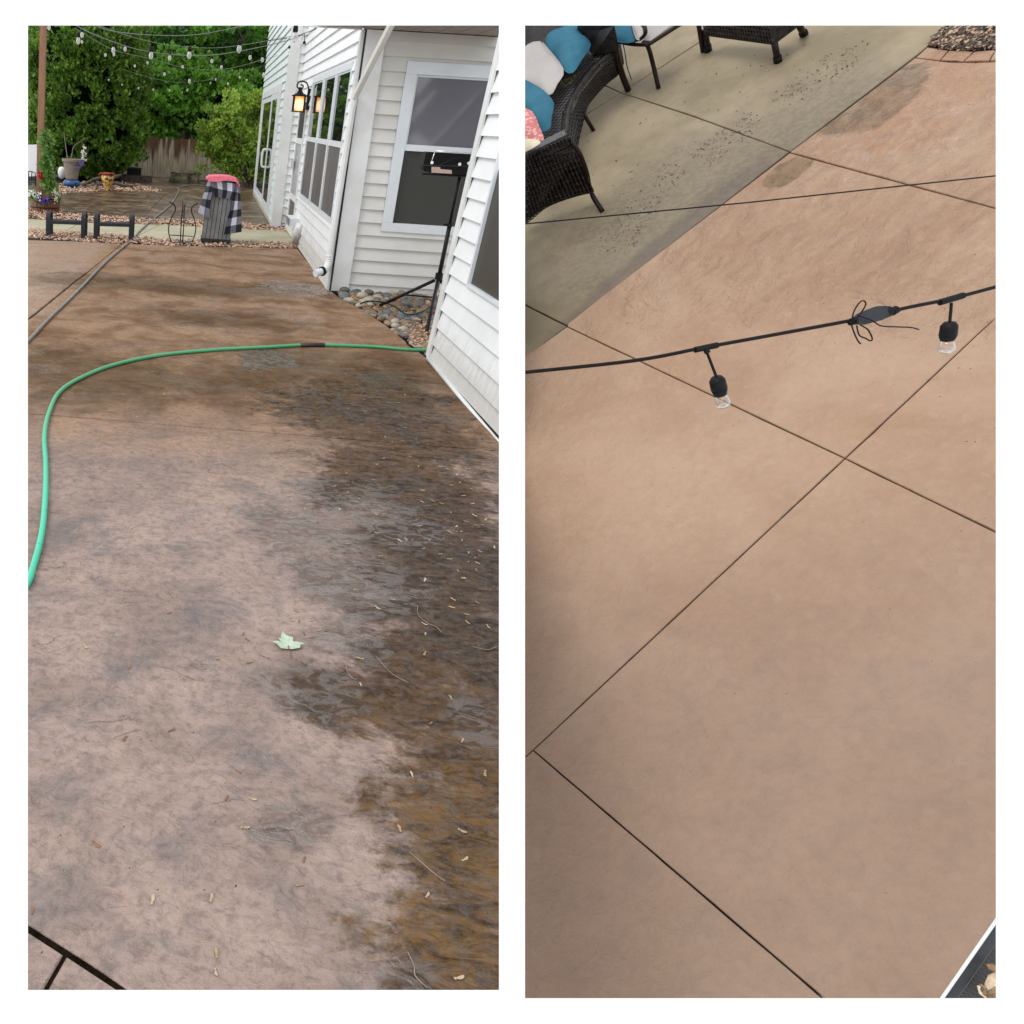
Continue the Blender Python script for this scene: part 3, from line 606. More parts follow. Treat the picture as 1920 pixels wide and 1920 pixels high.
def rect_win(origin, u, nrm, s0, s1, z0, z1, cols, rail, fr, name='window', topglass='glass', botglass='screen', mul=.05, proud=.03, gd=-.012):
    origin = np.array(origin, float); u = np.array(u, float); nrm = np.array(nrm, float); Z = np.array([0, 0, 1.0])
    def bx(mb, a, b_, c, d, n0, n1):
        mb.obox(origin+u*(a+b_)/2+Z*(c+d)/2+nrm*(n0+n1)/2, u*(b_-a)/2, nrm*(n1-n0)/2, Z*(d-c)/2)
    fr_mb = MB()
    bx(fr_mb, s0, s1, z1-fr, z1, -.03, proud); bx(fr_mb, s0, s1, z0, z0+fr*.8, -.03, proud)
    bx(fr_mb, s0, s0+fr, z0+fr*.8+.001, z1-fr-.001, -.03, proud); bx(fr_mb, s1-fr, s1, z0+fr*.8+.001, z1-fr-.001, -.03, proud)
    w_ = fr_mb.build(name, M['vinyl'], house)
    xs = [s0+fr] + list(cols) + [s1-fr]
    for c in cols:
        mb = MB(); bx(mb, c-mul/2, c+mul/2, z0+fr*.8+.002, z1-fr-.002, -.028, proud+.006); mb.build('mullion', M['vinyl'], w_)
    for i in range(len(xs)-1):
        a = xs[i] + (mul/2 if i else 0) + .001; b_ = xs[i+1] - (mul/2 if i < len(xs)-2 else 0) - .001
        mb = MB(); bx(mb, a, b_, rail-.03, rail+.03, -.026, proud-.006); mb.build('meeting_rail', M['vinyl'], w_)
        mb = MB(); t = .02
        bx(mb, a, b_, z1-fr-t, z1-fr-.001, -.02, gd+.006); bx(mb, a, a+t, rail+.031, z1-fr-t-.001, -.02, gd+.006); bx(mb, b_-t, b_, rail+.031, z1-fr-t-.001, -.02, gd+.006)
        mb.build('sash', M['vinyl'], w_)
        mb = MB(); bx(mb, a, b_, rail+.031, z1-fr-.001, -.027, gd); mb.build('pane', M[topglass], w_)
        mb = MB(); bx(mb, a, b_, z0+fr*.8+.001, rail-.031, -.027, gd+.002); mb.build('pane', M[botglass], w_)
    return w_
# triple window on wall 1
ys = [aX(612.5, 135, X1)[1], aX(636.5, 126, X1)[1]]
rect_win((X1, 0, 0), (0, 1, 0), (-1, 0, 0), wy0+.002, wy1-.002, wz0+.002, wz1-.002, sorted(ys), 1.45, .07, mul=.10, proud=.022, gd=.006)
# nook window
wn2 = rect_win((1.62, YC, 0), (1, 0, 0), (0, -1, 0), .257, 2.198, .647, 2.243, [], 1.47, .11, topglass='glass_sky', botglass='glass_low')
# near wall window (slider)
rect_win((X3, 2.0, 0), (0, 1, 0), (-1, 0, 0), 2.602, 4.058, .662, 2.298, [], 1.62, .03, topglass='dark_pane', botglass='dark_pane', proud=.024, gd=.0)

_stack = [w3]; _lean = set()
for o in list(scene.objects):
    q_ = o
    while q_.parent and q_.parent is not house: q_ = q_.parent
    if q_.parent is house and q_.type == 'MESH' and len(q_.data.vertices):
        z_ = [wm(q_) @ v.co for v in q_.data.vertices]
        if min(v.x for v in z_) > X3-.06 and max(v.y for v in z_) < Y3+.05: _lean.add(o)
for o in _lean:
    Wl = wm(o)
    for v in o.data.vertices: v.co.x += .034*(Wl @ v.co).z
# storm door on wall 1
Yd0, Yd1 = dy0+.003, dy1-.003
door = part('door', M['trim'], house, ((X1-.035, Yd0, .02), (X1+.0, Yd0+.09, 2.02)), ((X1-.035, Yd1-.09, .02), (X1+.0, Yd1, 2.02)), ((X1-.034, Yd0+.091, 1.94), (X1+.0, Yd1-.091, 2.02)),
            ((X1-.034, Yd0+.091, 1.36), (X1+.0, Yd1-.091, 1.44)), ((X1-.034, Yd0+.091, .52), (X1+.0, Yd1-.091, .60)), ((X1-.034, Yd0+.091, .02), (X1+.0, Yd1-.091, .16)))
part('pane', M['gap'], door, ((X1-.02, Yd0+.092, 1.442), (X1-.006, Yd1-.092, 1.938)))
part('pane', M['glass_sky'], door, ((X1-.02, Yd0+.092, .602), (X1-.006, Yd1-.092, 1.358)))
part('pane', M['screen'], door, ((X1-.02, Yd0+.092, .162), (X1-.006, Yd1-.092, .518)))
part('handle', M['trim'], door, ((X1-.08, Yd1-.16, .98), (X1-.036, Yd1-.10, 1.10)))
# sliding glass door on the far wing
sy0, sy1 = Y0+1.06, Y0+6.98
sd = part('sliding_door', M['trim'], house, ((X0-.04, sy0, .07), (X0, sy0+.22, 2.27)), ((X0-.04, sy1-.22, .07), (X0, sy1, 2.27)), ((X0-.038, sy0+.221, 2.15), (X0, sy1-.221, 2.27)), ((X0-.038, sy0+.221, .07), (X0, sy1-.221, .14)))
for k, (a, b_) in enumerate(((sy0+.23, sy0+2.2), (sy0+2.24, sy1-.23))):
    px_ = X0-.045 if k == 0 else X0-.02
    sh = part('door_panel', M['vinyl'], sd, ((px_, a, .15), (px_+.02, a+.3, 2.14)), ((px_, b_-.3, .15), (px_+.02, b_, 2.14)), ((px_, a+.301, .15), (px_+.02, b_-.301, .24)), ((px_, a+.301, 2.04), (px_+.02, b_-.301, 2.14)))
    part('pane', M['glass'], sd, ((px_+.006, a+.302, .241), (px_+.014, b_-.302, 2.039)))
mb = MB(); yh = sy0+2.05; mb.tube(spline([(X0-.05, yh, 1.15), (X0-.12, yh, 1.12), (X0-.12, yh, .85), (X0-.05, yh, .82)], 5), .022, 8); mb.build('handle', M['trim'], sd, smooth=True)

# soffit of the lower roof over the nook
sf = MB(); sf.box((.85, 6.2, 2.505), (5.2, YC+.02, 2.53)); sfo = sf.build('soffit', M['soffit'], house)
for i in range(24):
    xx = .86+i*.18; part('soffit_panel', M['soffit'], sfo, ((xx, 6.2, 2.497), (xx+.17, YC-.03, 2.504)))
part('soffit_edge', M['trim'], house, ((.84, YC+.021, 2.49), (1.40, YC+.04, 2.54)))

# downspout
P0 = aY(742, 30, 8.75); P1 = aY(664, 184, YC-.07); P2 = np.array([X1-.055, YC-.07, .36]); P3 = aY(606, 508, YC-.13); P4 = aY(591, 513, YC-.2)
def ribtube(pts, w_, mat, name, parent):
    mb = MB(); P = [np.array(p, float) for p in pts]
    mb.tube(P, w_, 8); return mb.build(name, mat, parent)
ds = ribtube([P0, P1+(P0-P1)*.03], .034, M['siding_shaded'], 'downspout', house)
ribtube([P1+(0, 0, .02), P2], .034, M['trim'], 'lower_pipe', ds)
mb = MB(); pts = spline([P1+(P0-P1)*.05, P1+np.array([0, 0, -.01]), P1-np.array([0, 0, .07])], 4); mb.tube(pts, .036, 8); mb.build('elbow', M['trim'], ds)
pts = spline([P2+(0, 0, .02), P2-(0, 0, .06), (P2+P3)/2-(0, 0, .06), P3], 6); mb = MB(); mb.tube(pts, [.036+.003*(i % 2) for i in range(len(pts))], 10); mb.build('elbow', M['trim'], ds)
mb = MB(); mb.tube([P3, P3+(P4-P3)*.25], .05, 12); mb.build('clamp', M['rubber'], ds)
mb = MB(); mb.tube([P3+(P4-P3)*.25, P4], .038, 12); mb.build('outlet', M['vinyl'], ds)
# dryer vent cap with a short white pipe low on wall 1
pv = aX(560, 413, X1)
vc = part('vent_cap', M['vinyl'], house, ((X1-.17, pv[1]-.35, pv[2]-.06), (X1-.02, pv[1]+.2, pv[2]+.05)))
part('hood', M['binslat'], vc, ((X1-.19, pv[1]-.36, pv[2]-.04), (X1-.172, pv[1]+.0, pv[2]+.05)))
mb = MB(); mb.tube([aX(563, 424, X1-.04), aX(556, 452, X1-.04)], .07, 10); mb.build('vent_pipe', M['trim'], house, smooth=True)

# wall lantern
LY = 13.80; lcen = aY(560.5, 192, LY); LZ = lcen[2]; lx = lcen[0]
lan = empty('wall_lantern', (X1, LY, LZ), 'black wall lantern with scroll arm and lit amber glass beside the door', 'lantern')
pz = aY(580, 185, LY)[2]
part('back_plate', M['black'], lan, ((X1-.05, LY-.06, pz-.15), (X1-.018, LY+.06, pz+.13)))
mb = MB(); mb.tube(spline([(X1-.05, LY, pz+.02)]+[aY(x, y, LY) for x, y in ((578.4, 169), (578, 163), (575, 155.6), (568.5, 152.5), (562, 153), (557.6, 157.7), (557.6, 163), (561.5, 166.5), (566.5, 165.5), (568.5, 162), (566, 159.2), (563.5, 160))], 5), .0105, 8); mb.build('scroll_arm', M['black'], lan, smooth=True)
a = .078
mb = MB(); mb.lathe([(.03, .20), (.036, .15), (.05, .145), (.06, .125), (.155, .09), (.15, .08), (.02, .08)][::-1], (lx, LY, LZ), n=4, ax=(.707, .707, 0), ay=(-.707, .707, 0)); mb.build('roof', M['black'], lan)
mb = MB(); mb.tube([(lx, LY, LZ+.19), aY(561.5, 166.5, LY)], .011, 6); mb.build('hook', M['black'], lan)
mb = MB()
for sx in (-1, 1):
    for sy in (-1, 1): mb.box((lx+sx*a-.009, LY+sy*a-.009, LZ-.115), (lx+sx*a+.009, LY+sy*a+.009, LZ+.082))
mb.box((lx-a-.014, LY-a-.014, LZ-.13), (lx+a+.014, LY+a+.014, LZ-.116)); mb.build('cage', M['black'], lan)
part('lit_glass', M['amber'], lan, ((lx-a+.016, LY-a+.016, LZ-.112), (lx+a-.016, LY+a-.016, LZ+.078)))

# ------------------------------------------------------------------ fence
fy = 27.2; fx0 = aY(150, 300, fy)[0]; fx1 = aY(520, 300, fy)[0]
fen = empty('fence', (0, fy, 0), 'weathered grey board fence with brown water stains at the back of the yard', 'fence')
x = fx0
while x < fx1:
    wd = random.uniform(.13, .16); top = aY(300, 258, fy)[2] + random.uniform(-.03, .03)
    mb = MB(); t = random.uniform(0, .015); mb.box((x, fy-t, 0), (x+wd-.008, fy+.02, top-.03)); mb.add([(x+.0, fy-t, top-.03), (x+wd-.008, fy-t, top-.03), (x+wd-.04, fy-t, top), (x+.03, fy-t, top), (x+.0, fy+.02, top-.03), (x+wd-.008, fy+.02, top-.03), (x+wd-.04, fy+.02, top), (x+.03, fy+.02, top)], [(0, 1, 2, 3), (4, 7, 6, 5), (0, 3, 7, 4), (1, 5, 6, 2), (2, 6, 7, 3)])
    mb.build('fence_board', M['fence'], fen); x += wd
part('rail', M['fence'], fen, ((fx0, fy+.022, .2), (fx1, fy+.07, .3)), ((fx0, fy+.022, .7), (fx1, fy+.07, .8)))

# ------------------------------------------------------------------ foliage
def leaf_mesh(P, D, size, jit=.4, fold=.25, name='crown', mat=None, parent=None, ratio=.42):
    n = len(P); D = D/np.maximum(np.linalg.norm(D, axis=1, keepdims=True), 1e-6)
    D = D + rng.normal(size=(n, 3))*jit; D /= np.linalg.norm(D, axis=1, keepdims=True)
    S = np.cross(D, rng.normal(size=(n, 3))); S /= np.linalg.norm(S, axis=1, keepdims=True); Nn = np.cross(D, S)
    l = (size*rng.uniform(.6, 1.3, n))[:, None]; wdt = l*ratio
    a = P; b_ = P+D*l*.45+S*wdt+Nn*l*fold*.3; c = P+D*l; d = P+D*l*.45-S*wdt+Nn*l*fold*.3
    V = np.stack([a, b_, c, d], 1).reshape(-1, 3)
    if parent is not None:
        inv = np.array(wm(parent).inverted()); V = V @ inv[:3, :3].T + inv[:3, 3]
    me = bpy.data.meshes.new(name); me.vertices.add(4*n); me.vertices.foreach_set('co', V.ravel().astype(np.float32))
    me.loops.add(4*n); me.loops.foreach_set('vertex_index', np.arange(4*n, dtype=np.int32)); me.polygons.add(n)
    me.polygons.foreach_set('loop_start', np.arange(0, 4*n, 4, dtype=np.int32)); me.polygons.foreach_set('loop_total', np.full(n, 4, dtype=np.int32))
    me.update(calc_edges=True); me.materials.append(mat)
    o = bpy.data.objects.new(name, me); col.objects.link(o)
    if parent is not None: o.parent = parent
    return o
def sph(n):
    v = rng.normal(size=(n, 3)); return v/np.linalg.norm(v, axis=1, keepdims=True)
def clumps(centers, radii, per, spread=.35, outfrom=None, drop=0.0):
    Ps, Ds = [], []
    for c, r in zip(centers, radii):
        u = sph(per); u[:, 2] = u[:, 2]*.7 + .1
        rr = r*rng.uniform(.55, 1.05, per)**.5
        Ps.append(c+u*rr[:, None]); d = u*.9+np.array([0, 0, .25-drop]); Ds.append(d)
    return np.concatenate(Ps), np.concatenate(Ds)
def blobcore(mb, c, r, n=8, m_=6):
    vs = []; fs = []; ph = rng.uniform(0, 6, 4)
    for i in range(m_+1):
        th = math.pi*i/m_
        for k in range(n):
            q = 2*math.pi*k/n; rr = 1+.15*math.sin(3*q+ph[0])+.12*math.sin(4*th+ph[1])
            vs.append((c[0]+r[0]*rr*math.sin(th)*math.cos(q), c[1]+r[1]*rr*math.sin(th)*math.sin(q), c[2]+r[2]*rr*math.cos(th)))
    for i in range(m_):
        for k in range(n): fs.append((i*n+k, i*n+(k+1) % n, (i+1)*n+(k+1) % n, (i+1)*n+k))
    mb.add(vs, fs)

def arborvitae(cx, cy, rx, ry, z0, z1, n, label):
    t = empty('arborvitae', (cx, cy, 0), label, 'tree', 'arborvitae by the patio')
    mb = MB(); mb.tube([(cx, cy, 0), (cx+.05, cy, 2.5), (cx, cy, z1*.8)], [.12, .09, .03], 8); mb.build('trunk', M['bark'], t)
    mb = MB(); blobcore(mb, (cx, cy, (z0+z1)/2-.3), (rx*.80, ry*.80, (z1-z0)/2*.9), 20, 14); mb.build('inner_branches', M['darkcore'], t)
    # lumpy surface of sprays
    nc = 1000; C = []; R = []
    for i in range(nc):
        z = rng.uniform(z0, z1); f = (z-z0)/(z1-z0); prof = min(1, (f/.12)**.5 if f < .12 else 1)*math.sqrt(max(.05, 1-max(0, (f-.45)/.6)**2))
        q = rng.uniform(0, 2*math.pi); rr = rng.uniform(.84, 1.02)
        C.append((cx+rx*prof*rr*math.cos(q), cy+ry*prof*rr*math.sin(q), z)); R.append(rng.uniform(.10, .24))
    C = np.array(C); R = np.array(R); keep = C[:, 1] < cy+ry*.35; C = C[keep]; R = R[keep]
    P, D = clumps(C, R, n//len(C)); D = D + np.array([0, 0, .8]) + (P-np.array([cx, cy, P[:, 2].mean()]))*np.array([.25, .25, 0])
    leaf_mesh(P, D, .115, .45, name='crown', mat=M['arb'], parent=t, ratio=.36)
    return t
ax_ = aY(168, 340, 23.6); arborvitae(ax_[0]-.15, 24.3, 1.45, 1.5, .02, 5.3, 42000, 'tall dense arborvitae, its right edge against the grey fence')
ax_ = aY(60, 340, 24.4); arborvitae(ax_[0]-.5, 25.0, 1.5, 1.5, .02, 5.6, 26000, 'tall dense arborvitae at the left behind the brown post')

def deciduous(px, py, Y, r, n, mat, label, leaf=.15, h=None, trunkx=0, open_=.0):
    c = aY(px, py, Y); t = empty('tree', (c[0]+trunkx, Y, 0), label, 'tree', 'trees beyond the fence')
    mb = MB(); mb.tube(spline([(c[0]+trunkx, Y, 0), (c[0]+trunkx+.1, Y, c[2]*.5), (c[0], Y, c[2])], 5), [.16-.012*i for i in range(11)], 8); mb.build('trunk', M['bark'], t)
    limb = MB(); nc = max(40, n//90); u = sph(nc); rr = rng.uniform(.45, 1.0, nc)[:, None]
    C = c + u*rr*np.array([r, r*.7, r*.85]); 
    for q in C[::6]: limb.tube([(c[0]+rng.normal()*.05, Y, c[2]-r*.5), (np.array(c)+q)/2+rng.normal(size=3)*.1, q], [.05, .03, .01], 5)
    limb.build('limb', M['bark'], t)
    P, D = clumps(C, rng.uniform(.22, .5, nc)*r*.5, n//nc); D += np.array([0, -.4, .1])
    leaf_mesh(P, D, leaf, .6, name='crown', mat=mat, parent=t, ratio=.5); return t
trees = [(285, 95, 33, 1.9, 9000, 'woodleaf', 'dark leafy tree just right of the arborvitae'), (350, 175, 31, 1.5, 8000, 'brightleaf', 'bright green tree hanging over the middle of the fence'),
         (420, 100, 34, 2.1, 10000, 'woodleaf', 'dark leafy tree high behind the sagging string lights'), (475, 60, 31, 1.4, 6000, 'woodleaf', 'dark tree top beside the far house corner'),
         (300, 205, 30, 1.2, 7000, 'brightleaf', 'bright green low tree over the left end of the fence'), (410, 190, 30.5, 1.3, 8000, 'brightleaf', 'green leafy tree behind the yellow-green shrub'),
         (345, 50, 33, 1.7, 7000, 'brightleaf', 'light green tree crown at the top behind the bulbs'), (470, 170, 32, 1.2, 6000, 'woodleaf', 'dark tree in the gap between shrub and house')]
for q in trees: deciduous(*q[:5], M[q[5]], q[6])
# woods behind
wd0 = MB(); nx, nz = 60, 40; vs = []
for i in range(nx+1):
    for k in range(nz+1): vs.append((-14+i*.5, 42+1.5*math.sin(i*.9+k*.5)+rng.uniform(-.4, .4), k*.42))
wd0.add(vs, [(i*(nz+1)+k, (i+1)*(nz+1)+k, (i+1)*(nz+1)+k+1, i*(nz+1)+k+1) for i in range(nx) for k in range(nz)])
wobj = empty('woods', (0, 40, 0), 'dense dark green woods filling the view behind the fence', 'woods', kind='stuff')
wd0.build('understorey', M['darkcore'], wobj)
nl = 45000; a = aY(40, 30, 39)[0]; b_ = aY(540, 30, 39)[0]
P = np.stack([rng.uniform(a-1, b_+1, nl), rng.uniform(37, 41, nl), rng.uniform(.5, 9.5, nl)], 1)
nz_ = np.sin(P[:, 0]*2.1+1.3*np.sin(P[:, 2]*1.7))+np.sin(P[:, 2]*2.6+P[:, 0]); P = P[nz_ > -.9]
leaf_mesh(P, np.tile(np.array([[0, -.5, .2]]), (len(P), 1)), .2, .7, name='foliage', mat=M['woodleaf'], parent=wobj, ratio=.5)
for (px, Y) in ((268, 33.5), (330, 35), (345, 36), (395, 35.5), (446, 34.5)):
    c = aY(px, 200, Y); mb = MB(); mb.tube(spline([(c[0], Y, 0), (c[0]+.2, Y, 4), (c[0]+.1, Y, 9)], 4), .16, 7); tt = empty('bare_tree', (c[0], Y, 0), 'dark straight tree trunk standing in the woods beyond the fence', 'tree', 'trunks in the woods'); mb.build('trunk', M['bark'], tt)

# yellow green shrub in front of the fence
sc_ = G(470, 352); t = empty('shrub', sc_, 'airy yellow-green shrub with thin stems beside the house', 'shrub')
mb = MB(); C = []; R = []
outl = [(400, 245, .55), (415, 215, .4), (440, 205, .55), (465, 230, .7), (485, 205, .35), (485, 190, .3), (400, 275, .45), (430, 270, .65), (470, 290, .6), (440, 310, .5), (490, 270, .5), (415, 300, .35), (455, 250, .6), (480, 320, .35), (390, 262, .3), (425, 240, .45)]
Ys = sc_[1]+.3
for (px, py, r) in outl:
    c = aY(px, py, Ys)
    for k in range(16): C.append(c+rng.normal(size=3)*r*np.array([.42, .5, .42])); R.append(rng.uniform(.09, .2))
    mb.tube(spline([(sc_[0]+rng.normal()*.15, Ys+rng.normal()*.1, 0), (sc_[0]*.6+c[0]*.4, Ys, c[2]*.5), c], 4), [.028-.0022*i for i in range(9)], 5)
mb.build('stem', M['bark'], t)
P, D = clumps(np.array(C), np.array(R), 55); leaf_mesh(P, D, .085, .7, name='foliage', mat=M['yellowleaf'], parent=t, ratio=.42)

# ------------------------------------------------------------------ brown post, barrel, climbing plant, flowers
bc = G(79, 398); bc = np.array([bc[0], bc[1]+.28, 0]); B = bc
pst = MB(); px0 = aY(79, 200, B[1]+.1); PXc = aY(69+4.5, 330, B[1]+.1); pw = .052
top = aY(82, 20, B[1]+.1); bot = aY(74, 362, B[1]+.1)
pst.obox((bot+top)/2, (pw, 0, 0), (0, pw, 0), (top-bot)/2); tag(pst.build('wooden_post', M['cedar']), 'brown square wooden post rising out of the barrel planter', 'post')
bar = empty('barrel_planter', B, 'half barrel planter of cedar staves holding flowers and the post', 'planter')
ns = 22; Rb, Rt, hb = .245, .30, .30
for i in range(ns):
    q0 = 2*math.pi*i/ns+.01; q1 = 2*math.pi*(i+1)/ns-.01; mb = MB(); V = []
    for (r, z) in ((Rb, 0.0), (Rt, hb), (Rt-.02, hb), (Rb-.02, 0.0)):
        for q in (q0, q1): V.append((B[0]+r*math.cos(q), B[1]+r*math.sin(q), z))
    mb.add(V, [(0, 1, 3, 2), (2, 3, 5, 4), (4, 5, 7, 6), (0, 2, 4, 6), (1, 7, 5, 3), (0, 6, 7, 1)]); mb.build('stave', M['cedar2'], bar)
for z in (.07, .22):
    r = Rb+(Rt-Rb)*z/hb+.004; mb = MB(); mb.tube([(B[0]+r*math.cos(q), B[1]+r*math.sin(q), z) for q in np.linspace(0, 2*math.pi, 25)], .009, 5, False); mb.build('hoop', M['black'], bar)
mb = MB(); mb.lathe([(.02, hb-.05), (Rt-.025, hb-.05), (Rt-.025, hb-.06), (.02, hb-.06)], B, n=20); mb.build('soil', M['soil'], bar)

def plant(name, label, cat, loc, parts, stems=None):
    t = empty(name, loc, label, cat)
    for (nm, mat, P, D, s, j, rt) in parts: leaf_mesh(P, D, s, j, name=nm, mat=M[mat], parent=t, ratio=rt)
    if stems is not None: stems.build('stem', M['vineleaf'], t)
    return t
cen = []
Yv = B[1]-.12
for k in range(150):
    f = rng.uniform(0, 1); py = 248+f*118; wpx = 5+9*min(1, f*1.6); cxp = 84+8*f + rng.normal()*wpx*.45
    c = aY(cxp, py, Yv); cen.append(c+np.array([0, rng.normal()*.05, 0]))
cen = np.array(cen); P = np.repeat(cen, 7, 0)+rng.normal(size=(1050, 3))*.025; D = rng.normal(size=(1050, 3))+np.array([.3, -.3, .2])
st = MB(); st.tube([aY(85, 366, Yv), aY(87, 300, Yv), aY(84, 246, Yv)], .008, 5); st.tube([aY(94, 366, Yv), aY(97, 300, Yv), aY(86, 250, Yv)], .008, 5)
fl = [aY(x, y, Yv-.08) for x, y in ((74, 325), (78, 328), (75, 331), (80, 332), (77, 334))]
fP = np.repeat(np.array(fl), 8, 0); fD = rng.normal(size=(40, 3))+np.array([0, -1, 0])
plant('climbing_plant', 'climbing plant with glossy leaves and red blooms in the barrel planter', 'plant', (B[0], B[1], hb-.05), [('leaves', 'vineleaf', P, D, .075, .5, .36), ('flower', 'petalr', fP, fD, .05, .6, .5)], st)
def flowerclump(name, label, pts, mat, n, size, spread, leafn=60):
    c0 = [aY(x, y, B[1]-.33) for x, y in pts]; P = np.repeat(np.array(c0), n, 0)+rng.normal(size=(n*len(c0), 3))*spread
    D = rng.normal(size=P.shape)+np.array([0, -1, .4]); LP = np.repeat(np.array(c0), leafn, 0)+rng.normal(size=(leafn*len(c0), 3))*spread*1.1+np.array([0, .05, -.02])
    plant(name, label, 'flowers', (c0[0][0], c0[0][1], hb-.05), [('flower', mat, P, D, size, .5, .5), ('leaves', 'vineleaf', LP, rng.normal(size=LP.shape), .04, .5, .4)])
flowerclump('petunias', 'white petunias at the left rim of the barrel planter', [(55, 366), (60, 362), (66, 369), (71, 368)], 'petalw', 22, .04, .03)
flowerclump('pansies', 'purple pansies at the front rim of the barrel planter', [(72, 373), (79, 377), (86, 377), (89, 374)], 'petalp', 16, .04, .022, 20)
flowerclump('alyssum', 'small white cascading flowers at the right rim of the barrel planter', [(103, 360), (107, 366), (106, 372)], 'petalw', 26, .022, .03, 20)

# white panel and metal chair at the left edge
q = G(58, 352); Yw = q[1]+1
wp = MB(); a, b_, c, d = (aY(x, y, Yw) for x, y in ((30, 272), (69, 271), (69, 330), (30, 332))); wp.prism([a, b_, c, d], (0, .04, 0)); tag(wp.build('folded_screen', M['whitep']), 'white upright screen standing behind the brown post at the left edge', 'screen')
ch = empty('metal_chair', G(58, 352), 'black wire garden chair partly seen behind the brown post', 'chair')
Yc_ = G(58, 350)[1]
for pts in ([(46, 325), (56, 321), (66, 324), (67, 348)], [(53, 322), (54, 350)], [(60, 321), (59, 335), (66, 336)], [(46, 336), (67, 336)], [(66, 336), (68, 352)], [(50, 336), (50, 352)]):
    mb = MB(); mb.tube([aY(x, y, Yc_) for x, y in pts], .012, 6); mb.build('frame', M['black'], ch)
chips('gravel', [[(40, 347), (66, 346), (68, 358), (40, 360)]], 220, M['stoneA'], .03, 'pale gravel around the wire chair at the left edge', cat='gravel')

# ------------------------------------------------------------------ pots and bed ornaments
bp = G(132, 352); bp = np.array([bp[0], bp[1]+.2, 0]); k_ = (bp[1])/1570/.905
mb = MB(); mb.lathe([(.15, 0), (.20, .05), (.205, .11), (.17, .16), (.12, .165), (.12, .0)], bp, n=20); tag(mb.build('blue_pot', M['blueglaze'], smooth=True), 'low blue glazed pot used as the stand of the big greige pot', 'pot')
pp = empty('flower_pot', bp+(0, 0, .165), 'large greige pot with bare branches and lilac flowers', 'pot')
mb = MB(); mb.lathe([(.13, .167), (.15, .2), (.205, .56), (.235, .565), (.24, .62), (.215, .625), (.19, .56), (.13, .56)], bp, n=22); mb.build('pot', M['terra'], pp)
mb = MB(); mb.lathe([(.01, .59), (.2, .59), (.2, .57), (.01, .57)], bp, n=18); mb.build('soil', M['soil'], pp)
Yb = bp[1]
mb = MB(); mb.tube(spline([aY(128, 309, Yb), aY(124, 280, Yb), aY(120, 250, Yb)], 4), [.012-.0008*i for i in range(9)], 5)
mb.tube(spline([aY(130, 309, Yb), aY(135, 288, Yb), aY(139, 274, Yb), aY(159, 260, Yb)], 4), [.012-.0007*i for i in range(13)], 5)
tag(mb.build('bare_branches', M['twig']), 'two bare grey branches standing in the greige pot', 'branches')
cc = np.array([aY(x, y, Yb-.1) for x, y in ((143, 304), (148, 306), (152, 310), (146, 310), (154, 306))]); P = np.repeat(cc, 30, 0)+rng.normal(size=(150, 3))*.04
plant('lilac_flowers', 'lilac flowers spilling over the rim of the greige pot', 'flowers', cc[0], [('flower', 'petall', P, rng.normal(size=P.shape)+np.array([0, -.5, .5]), .04, .5, .4), ('leaves', 'vineleaf', P-np.array([.12, 0, 0]), rng.normal(size=P.shape), .05, .5, .3)])
cc = np.array([aY(157+rng.normal()*1.3, y, Yb+.1) for y in np.linspace(276, 301, 14)]); P = np.repeat(cc, 5, 0)+rng.normal(size=(70, 3))*.02
plant('foxglove', 'thin spike of small white blooms in front of the arborvitae', 'flowers', cc[-1], [('flower', 'petalw', P, rng.normal(size=P.shape)+np.array([0, -1, 0]), .045, .4, .5)])
eg = aY(116, 335, Yb+.35); mb = MB(); mb.lathe([(.03, 0), (.075, .03), (.10, .12), (.095, .2), (.06, .26), (.02, .27)], eg, n=14); tag(mb.build('white_jug', M['whitep'], smooth=True), 'white rounded jug half hidden behind the greige pot', 'jug')
logs = [[(140, 350), (158, 346), (178, 336), (187, 334), (200, 331)], [(150, 354), (165, 352), (180, 347), (196, 344), (200, 343)], [(209, 334), (219, 331), (228, 328)], [(205, 345), (217, 343), (228, 347), (250, 349)]]
for i, lg in enumerate(logs):
    Yl = G(190, 351)[1]+.15; mb = MB(); pts = spline([aY(x, y, Yl) for x, y in lg], 4)
    mb.tube(pts, [.055*(1-.5*j/len(pts)) for j in range(len(pts))], 7)
    tag(mb.build('driftwood', M['log'], smooth=True), ['upper grey driftwood branch between the blue pot and the urn', 'lower grey driftwood branch lying on the chips left of the urn', 'short grey driftwood stub rising right of the urn', 'dark driftwood piece low behind and right of the urn'][i], 'driftwood', 'driftwood in the bed')
uc = G(200, 358); uc = np.array([uc[0], uc[1]+.12, 0]); un = empty('urn', uc, 'yellow painted urn with red rim on the wood chips', 'urn')
mb = MB(); mb.lathe([(.06, 0), (.075, .02), (.07, .06), (.12, .16), (.15, .27), (.145, .32), (.125, .34)], uc, n=24); mb.build('body', M['urn'], un, smooth=True)
mb = MB(); mb.lathe([(.123, .341), (.16, .36), (.165, .385), (.14, .39), (.12, .36)], uc, n=24); mb.build('rim', M['redglaze'], un, smooth=True)
for s_ in (-1, 1):
    mb = MB(); mb.tube(spline([uc+np.array([s_*.14, 0, .36]), uc+np.array([s_*.2, 0, .34]), uc+np.array([s_*.15, 0, .25])], 4), .014, 6); mb.build('handle', M['redglaze'], un, smooth=True)
Yt = G(260, 342)[1]
a = aY(232, 341, Yt); b_ = aY(284, 341, Yt); z1_ = aY(260, 329, Yt)[2]; mb = MB(); mb.box((a[0]-.4, Yt, 0), (b_[0], Yt+.3, z1_)); tag(mb.build('timber_edging', M['timber']), 'thick weathered timber lying before the fence', 'timber')
